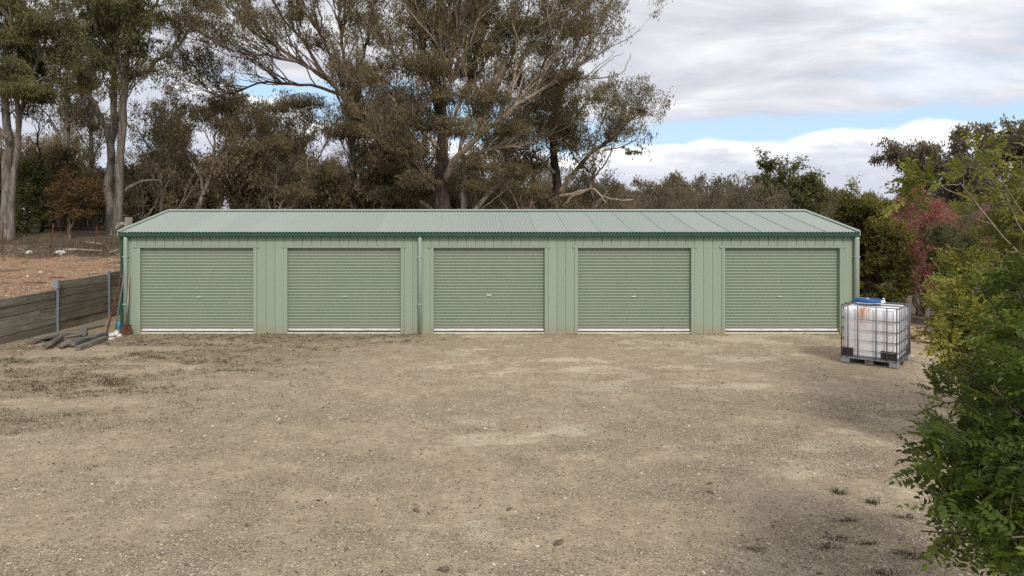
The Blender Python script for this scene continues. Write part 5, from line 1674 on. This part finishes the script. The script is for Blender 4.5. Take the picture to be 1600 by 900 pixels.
def tri_list(F):
    out = []
    for f in F:
        for i in range(1, len(f) - 1):
            out.append((f[0], f[i], f[i + 1]))
    return np.array(out)


PIN = [pinnate(400 + i, 6 + i % 3, 0.21 + 0.02 * (i % 4)) for i in range(6)]
PINT = [tri_list(f) for _, f in PIN]


def frame(d, rng, upw=1.0):
    """rotation whose Y axis is d and whose Z leans up"""
    d = unit(d)
    z = unit(np.array([0, 0, upw]) + rng.normal(size=3) * 0.45)
    x = unit(np.cross(d, z))
    z = np.cross(x, d)
    return np.stack([x, d, z], 1)


def pinnate_bush(name, label, base, stems, leafm, bark, seed, n_leaf, n_obj, scale=1.0, side_len=0.45, nside=60, tint_mu=0.45, tint_sd=0.2, up=0.1, cat='bush', side_r=0.006, tmin=0.22, accept=None):
    rng = np.random.default_rng(seed)
    base = np.asarray(base, float)
    root = thing(name, label, cat, base)
    SP, SR = [], []
    for (pts, r0, r1) in stems:
        q = resample(np.asarray(pts, float) - base, 12)
        q[1:-1] += rng.normal(size=(10, 3)) * 0.008
        r = np.linspace(r0, r1, 12)
        SP.append(q); SR.append(r)
        V, F = tubes(q[None], r[None], 7)
        part('stem', mesh_from('stem', V, F, bark, True), root)
    SP, SR = np.array(SP), np.array(SR)
    Q, S = spawn(SP, SR, nside, rng, side_len, along=0.55, rand=0.75, up=up, trop=-0.02, k=6, t0=tmin, rmax=side_r, wander=0.16)
    V, F = tubes(Q, S, 4)
    part('twigs', mesh_from('twigs', V, F, bark, True), root)
    # leaf positions along the twigs and the outer stems
    allP = list(Q) + [s for s in SP]
    w = np.array([1.0] * len(Q) + [2.2] * len(SP))
    pool = []
    while len(pool) < n_leaf:
        i = rng.choice(len(allP), p=w / w.sum())
        q = allP[i]
        t = rng.uniform(0.12 if i < len(Q) else 0.35, 1.0)
        x = t * (len(q) - 1)
        k = min(int(x), len(q) - 2)
        p = q[k] * (1 - (x - k)) + q[k + 1] * (x - k)
        tan = unit(q[k + 1] - q[k])
        rv = rng.normal(size=3)
        d = tan * 0.5 + unit(rv - tan * (rv @ tan)) * 0.85 + np.array([0, 0, 0.08])
        if accept is not None and not accept(p + base):
            continue
        pool.append((p, unit(d)))
    # nearest ones to the camera become parts of their own
    dist = [np.linalg.norm(p + base - np.array([0, 0, CAM_H])) for p, _ in pool]
    order = np.argsort(dist)
    meshes = []
    for v in range(len(PIN)):
        for c in range(3):
            tt = np.clip(tint_mu + (c - 1) * tint_sd + rng.normal(size=len(PIN[v][0])) * 0.03, 0, 1)
            meshes.append(mesh_from('leaf', PIN[v][0] * scale, [list(f) for f in PIN[v][1]], leafm, False, tint=tt))
    Vs, Fs, Ts, n = [], [], [], 0
    for rank, i in enumerate(order):
        p, d = pool[i]
        R = frame(d, rng)
        sc = rng.uniform(0.75, 1.15)
        if rank < n_obj:
            o = part('leaf', meshes[rng.integers(0, len(meshes))], root)
            m = Matrix(R.tolist()).to_4x4()
            m.translation = Vector(p)
            o.matrix_local = m @ Matrix.Scale(sc, 4)
        else:
            k = rng.integers(0, len(PIN))
            v = PIN[k][0] * scale * sc @ R.T + p
            Vs.append(v); Fs.append(PINT[k] + n); n += len(v)
            Ts.append(np.full(len(v), np.clip(tint_mu + rng.normal() * tint_sd * 0.9, 0, 1)))
    if Vs:
        o = part('leaf_mass', mesh_from('leaf_mass', np.vstack(Vs), np.vstack(Fs), leafm, False, tint=np.concatenate(Ts)), root)
        tag(o, kind='stuff')
    return root


def right_bushes():
    rng = np.random.default_rng(77)
    # foreground bush: fans out from a clump just outside the frame
    b = np.array([3.85, 4.35, 0.0])
    stems = []
    tips = [(1425, 715, 3.9), (1445, 640, 4.2), (1480, 560, 4.4), (1500, 500, 4.7), (1530, 440, 4.6), (1570, 415, 4.3), (1600, 440, 4.0), (1460, 770, 3.7), (1500, 680, 3.8), (1550, 600, 3.8),
            (1590, 520, 3.7), (1450, 690, 4.5), (1540, 760, 3.5), (1600, 680, 3.4), (1490, 840, 3.6), (1580, 840, 3.3), (1520, 590, 5.0), (1470, 610, 4.9), (1640, 560, 4.0), (1640, 760, 3.6), (1545, 500, 5.2), (1440, 830, 3.8), (1620, 480, 4.8)]
    for i, (px_, py_, Y) in enumerate(tips):
        e = at(px_, py_, Y)
        s = b + np.array([rng.uniform(-0.25, 0.3), rng.uniform(-0.3, 0.3), 0.0])
        mid = s * 0.45 + e * 0.55 + np.array([0.22, 0.05, 0.32 + 0.1 * rng.random()])
        stems.append((np.array([s, s * 0.75 + mid * 0.25 + (0.1, 0, 0.15), mid, e]), 0.016, 0.004))
    # the crown's yard side bulges low and steps back higher up
    zs_ = [0.0, 0.75, 1.05, 1.28, 1.42, 1.62, 1.85, 2.05, 2.30, 2.60, 2.75]
    xs_ = [3.36, 3.12, 3.00, 2.80, 2.74, 2.93, 3.10, 3.22, 3.30, 3.40, 3.75]

    def inside(p):
        return p[0] * 4.1 / max(p[1], 3.0) > np.interp(p[2], zs_, xs_) + 0.09 * math.sin(11 * p[2] + 5 * p[1]) - 0.16 * float(hash2(np.array(math.floor(p[2] * 9)), np.array(math.floor(p[1] * 7)), 3)) ** 3 and p[2] < 2.72
    pinnate_bush('pinnate_bush', 'big deep green bush with feathery leaves in the right foreground', b, stems, M['leaf_bush'], M['bark_brown'], 81, 2300, 300, 1.0, 0.36, 260, 0.54, 0.24, 0.12, accept=inside)
    # yellow-green bush behind it
    b = np.array([6.6, 8.8, 0.0])
    stems = []
    for i, (px_, py_, Y) in enumerate(((1470, 440, 8.6), (1500, 410, 9.0), (1540, 430, 8.2), (1490, 480, 8.3), (1520, 470, 8.0), (1450, 470, 9.0), (1560, 400, 9.2), (1590, 430, 8.4), (1530, 520, 7.8), (1475, 520, 8.2), (1500, 550, 7.8), (1545, 390, 9.4))):
        e = at(px_, py_, Y)
        s = b + np.array([rng.uniform(-0.3, 0.3), rng.uniform(-0.3, 0.3), 0.0])
        stems.append((np.array([s, s * 0.5 + e * 0.5 + np.array([0.15, 0, 0.3]), e]), 0.015, 0.004))
    pinnate_bush('pinnate_bush', 'yellow green feathery bush between the red shrub and the foreground bush', b, stems, M['leaf_yellow'], M['bark_tan'], 82, 1300, 200, 1.25, 0.4, 120, 0.58, 0.19, 0.15, accept=lambda p: p[0] / p[1] > (1462 - PX) / FPX and p[2] < 2.35 + 0.25 * math.sin(5 * p[0]))
    # tall sapling with long bare pale stems at the right edge
    b = np.array([8.1, 8.9, 0.0])
    stems = []
    for i, (px_, py_, Y) in enumerate(((1590, 265, 9.2), (1560, 290, 8.8), (1600, 330, 8.6), (1560, 350, 9.0), (1625, 280, 9.0), (1590, 380, 8.4), (1530, 330, 9.2), (1650, 330, 8.8), (1620, 400, 8.4), (1575, 310, 9.6), (1650, 260, 9.2))):
        e = at(px_, py_, Y)
        s = b + np.array([rng.uniform(-0.25, 0.25), rng.uniform(-0.25, 0.25), 0.0])
        stems.append((np.array([s, s * 0.5 + e * 0.5 + np.array([0.25, 0, 0.2]), e]), 0.022, 0.005))
    pinnate_bush('leafy_sapling', 'tall yellow green sapling with feathery leaves at the right edge below the skyline gums', b, stems, M['leaf_yellow'], M['bark_tan'], 83, 1250, 200, 1.2, 0.6, 130, 0.42, 0.22, 0.2, 'sapling', accept=lambda p: p[0] / p[1] > (1512 - PX) / FPX or (p[2] > 3.05 and p[0] / p[1] > (1445 - PX) / FPX))
    # bare-stemmed sapling: long thin pale stems sloping up to the left
    b = np.array([7.35, 7.0, 0.0])
    Y = 7.0
    stems = [(np.array([b, at(1640, 450, Y), at(1600, 402, Y), at(1575, 378, Y), at(1545, 345, Y), at(1518, 310, Y), at(1500, 285, Y)]), 0.017, 0.006),
             (np.array([b, at(1650, 420, Y + 0.3), at(1610, 350, Y + 0.3), at(1590, 315, Y + 0.2), at(1560, 275, Y + 0.2), at(1540, 240, Y)]), 0.014, 0.004),
             (np.array([b, at(1660, 440, Y), at(1610, 385, Y), at(1578, 330, Y), at(1570, 300, Y)]), 0.010, 0.004),
             (np.array([at(1518, 310, Y), at(1480, 295, Y), at(1450, 282, Y), at(1410, 275, Y), at(1398, 270, Y)]), 0.006, 0.003),
             (np.array([at(1560, 275, Y + 0.2), at(1545, 240, Y), at(1538, 228, Y), at(1543, 210, Y)]), 0.004, 0.002),
             (np.array([at(1500, 287, Y), at(1470, 290, Y), at(1440, 300, Y)]), 0.005, 0.002)]
    acc = lambda p: (p[0] / p[1]) < (1530 - PX) / FPX or p[2] > CAM_H + 0.55
    pinnate_bush('bare_sapling', 'sapling with long bare pale stems slanting up to the left at the right edge', b, stems, M['leaf_yellow'], M['bark_tan'], 84, 60, 60, 1.15, 0.35, 26, 0.40, 0.25, 0.15, 'sapling', 0.004, 0.35, acc)


right_bushes()


# ------------------------------------------------------------------ fence, fallen wood, grass
def bank_fence():
    Y = 25.4
    root = thing('wire_fence', 'rusty star post and wire fence along the top of the dirt bank', 'fence', at(78, 393, Y))
    o = np.array(root.location)
    tops = []
    for i, (bx, by, tx, ty, yy) in enumerate(((78, 394, 83, 349, 25.0), (147.5, 389, 151, 353, 26.0), (2, 388, 5, 347, 24.4))):
        b, t = at(bx, by, yy), at(tx, ty, yy)
        b[2] = float(height(b[0], b[1])) - 0.15
        d = t - b
        mb = MB()
        for a in (0, 2.09, 4.19):
            c, s = 0.026 * math.cos(a), 0.026 * math.sin(a)
            pr = np.array([(0.003 * -s / 0.026, 0.003 * c / 0.026, 0), (c + 0.002 * -s / 0.026, s + 0.002 * c / 0.026, 0), (c - 0.002 * -s / 0.026, s - 0.002 * c / 0.026, 0), (-0.003 * -s / 0.026, -0.003 * c / 0.026, 0)]) + b - o
            mb.prism(pr, d)
        part('post', mb.mesh('post', M['rust']), root)
        tops.append((b, t))
    order = [tops[2], tops[0], tops[1]]
    end = [order[2][0] + (order[2][0] - order[1][0]) * 0.9, order[2][1] + (order[2][1] - order[1][1]) * 0.9]
    beg = [order[0][0] - (order[1][0] - order[0][0]) * 1.5, order[0][1] - (order[1][1] - order[0][1]) * 1.5]
    for f in (0.45, 0.70, 0.93):
        pts = [p[0] * (1 - f) + p[1] * f for p in [beg] + order + [end]]
        q = []
        for a, b in zip(pts[:-1], pts[1:]):
            q += [a, a * 0.5 + b * 0.5 - np.array([0, 0, 0.03])]
        q.append(pts[-1])
        part('wire', MB().tube(np.array(q) - o, 0.0035, 5).mesh('wire', M['rust']), root)


bank_fence()


def bank_things():
    def log(name, label, Y, pts, r, mat, cat='log', lift=0.03):
        q = []
        for (x, y) in pts:
            p = at(x, y, Y)
            q.append((p[0], p[1], p[2]))
        q = np.array(q)
        g = height(q[:, 0], q[:, 1])
        q[:, 2] = np.maximum(g + r * 0.6, np.minimum(q[:, 2], g + 0.9))
        q = resample(q, 8)
        tag(part(name, MB().tube(q, np.linspace(r, r * 0.55, 8) * (1 + RNG.normal(0, 0.06, 8)), 7).mesh(name, mat, True)), label, cat)
    log('fallen_branch', 'long pale fallen branch lying on the bank below the fence posts', 25.2, [(98, 391), (120, 390), (140, 391), (160, 392)], 0.055, M['deadwood'])
    log('fallen_branch', 'short pale branch lying against the left end of the shed', 24.8, [(172, 395), (184, 391), (190, 388)], 0.05, M['deadwood'])
    log('fallen_branch', 'thin grey stick lying on the bank behind the right leaning post', 27.0, [(134, 378), (150, 380), (160, 381)], 0.03, M['deadwood'])
    log('fallen_branch', 'thick curved dead limb beside the foot of the twin trunk gum', 31.0, [(181, 358), (187, 351), (192, 349), (196, 352)], 0.11, M['deadwood'])
    log('dark_stick', 'dark twisted stick lying on the bank edge left of the steel post', 18.6, [(37, 460), (48, 456), (60, 452), (72, 449)], 0.022, M['bark_brown'], 'stick')
    log('dark_stick', 'rusty brown stick lying on the bank above the steel post bracket', 19.5, [(78, 433), (88, 435), (101, 436)], 0.022, M['rust'], 'stick')
    c = at(200.5, 357, 30.0)
    c[2] = float(height(c[0], c[1]))
    tag(part('tree_stump', MB().tube([c + (0, 0, -0.1), c + (0.0, 0, 0.5), c + (0.02, 0, 1.0)], [0.19, 0.17, 0.165], 9).mesh('tree_stump', M['deadwood'], False)), 'square cut grey stump standing just behind the left end of the roof', 'stump')


bank_things()


def blades(name, label, P, H, W, mat, rng, lean=0.35, kind='stuff', tint=None):
    n = len(P)
    a = rng.uniform(0, 6.28, n)
    d = np.stack([np.cos(a), np.sin(a), np.zeros(n)], -1)
    s = np.stack([-np.sin(a), np.cos(a), np.zeros(n)], -1)
    l = (lean * rng.random(n) * H)[:, None]
    up = np.array([0, 0, 1.0])
    hh = H[:, None]
    w = (W * np.ones(n))[:, None]
    V = np.stack([P - s * w, P + s * w, P + s * w * 0.7 + d * l * 0.35 + up * hh * 0.55, P - s * w * 0.7 + d * l * 0.35 + up * hh * 0.55, P + d * l + up * hh], 1)
    b = np.arange(n)[:, None] * 5
    F = np.vstack([b + np.array([[0, 1, 2]]), b + np.array([[0, 2, 3]]), b + np.array([[3, 2, 4]])])
    t = rng.random(n) if tint is None else tint
    return part(name, mesh_from(name, V.reshape(-1, 3), F, mat, tint=np.repeat(t, 5)))


def tufts(centres, per, rad, h, rng):
    c = np.repeat(centres, per, axis=0)
    p = c + np.stack([rng.normal(size=len(c)) * rad, rng.normal(size=len(c)) * rad, np.zeros(len(c))], -1)
    p[:, 2] = height(p[:, 0], p[:, 1]) - 0.005
    return p, h * rng.uniform(0.4, 1.2, len(p))


def grass():
    rng = np.random.default_rng(500)

    def field(n, x0, x1, y0, y1, dens):
        x, y = rng.uniform(x0, x1, n), rng.uniform(y0, y1, n)
        k = rng.random(n) < dens(x, y)
        return np.stack([x[k], y[k], height(x[k], y[k])], -1)
    # dry weeds on the left of the yard and along the shed
    c = field(5200, -10.8, 2.0, 8.5, 17.2, lambda x, y: np.clip(masks(x, y)['weed'] * 0.9 + 0.02, 0, 1))
    p, h = tufts(c, 9, 0.045, 0.045, rng)
    tag(blades('dry_grass', None, p, h, 0.0045, M['grass_dry'], rng, 1.4), 'short dry grass and weeds over the left of the yard', None, None, 'stuff')
    c = field(900, -10.8, 2.0, 9.5, 17.25, lambda x, y: np.clip(masks(x, y)['weed'], 0, 1) * sstep(fbm(x * 0.8, y * 0.8, 91), 0.5, 0.62))
    extra = np.array([gnd(px_ + rng.normal() * 14, py_ + rng.normal() * 3) for px_, py_ in ((20, 570), (8, 578), (30, 566), (175, 595), (640, 533), (615, 532), (420, 521), (285, 523), (10, 562), (190, 593)) for _ in range(7)])
    extra[:, 1] = np.minimum(extra[:, 1], 17.2)
    extra[:, 0] = np.maximum(extra[:, 0], -10.8)
    p, h = tufts(np.vstack([c, extra]), 12, 0.05, 0.06, rng)
    tag(blades('green_grass', None, p, h, 0.0045, M['grass_green'], rng, 1.0), 'sparse dull green grass on the left of the yard', None, None, 'stuff')
    # leaf litter: small dark flakes
    c = field(26000, -10.8, 11, 4.6, 17.2, lambda x, y: np.clip(masks(x, y)['weed'] * 0.75 + 0.03, 0, 1))
    e = np.stack([rng.uniform(-9, 9.7, 1500), 17.3 - np.abs(rng.normal(0, 0.10, 1500)), np.zeros(1500)], -1)
    e = e[rng.random(1500) < sstep(fbm(e[:, 0] * 0.9, e[:, 1], 97), 0.40, 0.6)]
    e[:, 2] = height(e[:, 0], e[:, 1])
    c = np.vstack([c, e])
    n = len(c)
    V, F = leaf_quads(c + np.array([0, 0, 0.012]), rng, 0.05, 0.018, 0.0)
    V = V.reshape(-1, 4, 3)
    V[:, :, 2] = c[:, None, 2] + 0.006 + np.abs(V[:, :, 2] - c[:, None, 2]) * 0.3
    tag(part('leaf_litter', mesh_from('leaf_litter', V.reshape(-1, 3), F, M['litter'], tint=np.repeat(rng.random(n), 4))), 'brown fallen leaves and bark bits on the gravel', None, None, 'stuff')
    c = field(9000, -10.8, 3.0, 7.2, 17.1, lambda x, y: np.clip(masks(x, y)['weed'], 0, 1) ** 1.5 * sstep(fbm(x * 2.2, y * 3.2, 95), 0.50, 0.66) * 0.8)
    p, h = tufts(c, 14, 0.055, 0.030, rng)
    tag(blades('dark_weeds', None, p, h, 0.006, M['litter'], rng, 2.6, tint=rng.random(len(p)) * 0.7), 'small dark dead weeds flattened over the left of the yard', None, None, 'stuff')
    # bank grass and scrub
    c = field(4200, -34, -10.99, 21.5, 31.5, lambda x, y: sstep(y + 2.0 * (fbm(x * 0.3, y * 0.3, 8) - 0.5), 22.8, 25.0) * sstep(fbm(x * 0.6, y * 0.6, 93), 0.36, 0.62) * 0.9 + 0.01)
    p, h = tufts(c, 12, 0.12, 0.22, rng)
    tag(blades('bank_grass', None, p, h, 0.008, M['grass_dry'], rng, 0.9, tint=rng.random(len(p)) * 0.42), 'grey brown dry grass under the trees above the bank', None, None, 'stuff')
    c = field(700, -30, -10.99, 15.5, 24.0, lambda x, y: 0.25 + 0.6 * (np.abs(x + 11.4) < 0.5))
    p, h = tufts(c, 10, 0.05, 0.09, rng)
    tag(blades('bank_weeds', None, p, h, 0.006, M['grass_dry'], rng, 0.9, tint=rng.random(len(p)) * 0.5), 'small dark weeds dotted over the orange bank', None, None, 'stuff')
    # single tufts in the right foreground
    for i, (px_, py_, g, s, lb) in enumerate(((1311, 770, 1, 1.0, 'green grass tuft in the bare gravel left of the foreground bush'), (1362, 785, 1, 0.8, 'smaller green grass tuft nearest the foreground bush'),
                                             (1323, 813, 0, 0.9, 'brown dead tuft just below the two green tufts'), (1312, 841, 0, 1.0, 'long brown dead tuft in the dark gravel at lower right'),
                                             (1292, 855, 0, 0.9, 'dark dead tuft leftmost of the lower right tufts'), (1357, 848, 0, 0.7, 'small dead tuft right of the long brown tuft'),
                                             (1412, 864, 0, 1.0, 'brown dead tuft under the lower edge of the bush'), (1434, 870, 0, 0.8, 'dead tuft closest to the bush at the lower right'),
                                             (1382, 897, 0, 1.1, 'dark tuft at the bottom edge below the bush'), (1178, 858, 0, 0.7, 'faint brown tuft lower centre right of the gravel'), (1412, 808, 0, 0.8, 'small dark tuft beside the bush edge above the dead tufts'))):
        c = gnd(px_, py_)
        n = 90
        pp = c + np.stack([rng.normal(size=n) * 0.045 * s * (1.0 if g else 1.7), rng.normal(size=n) * 0.03 * s, np.zeros(n)], -1)
        pp[:, 2] = height(pp[:, 0], pp[:, 1]) - 0.004
        hh = (0.075 if g else 0.04) * s * rng.uniform(0.4, 1.1, n)
        o = blades('grass_tuft', None, pp, hh, 0.0028, M['grass_green'] if g else M['litter'], rng, 1.1 if g else 2.2, tint=rng.random(n) * (0.6 if g else 0.8))
        tag(o, lb, 'grass tuft', 'tufts in the right foreground')
    # little yellow flowers
    for i, (px_, py_, lb) in enumerate(((46, 545, 'tiny yellow flower at the foot of the retaining wall'), (417, 520, 'tiny yellow flower beside the first roller door right jamb'))):
        c = gnd(px_, py_ + 3)
        f = thing('yellow_flower', lb, 'flower', c)
        part('stem', MB().tube([(0, 0, -0.02), (0.005, 0, 0.05), (0, 0, 0.09)], 0.004, 5).mesh('stem', M['grass_green']), f)
        part('petals', MB().lathe([(0.006, 0.09), (0.03, 0.10), (0.034, 0.108), (0.012, 0.115)], 9).mesh('petals', M['petal']), f)


grass()
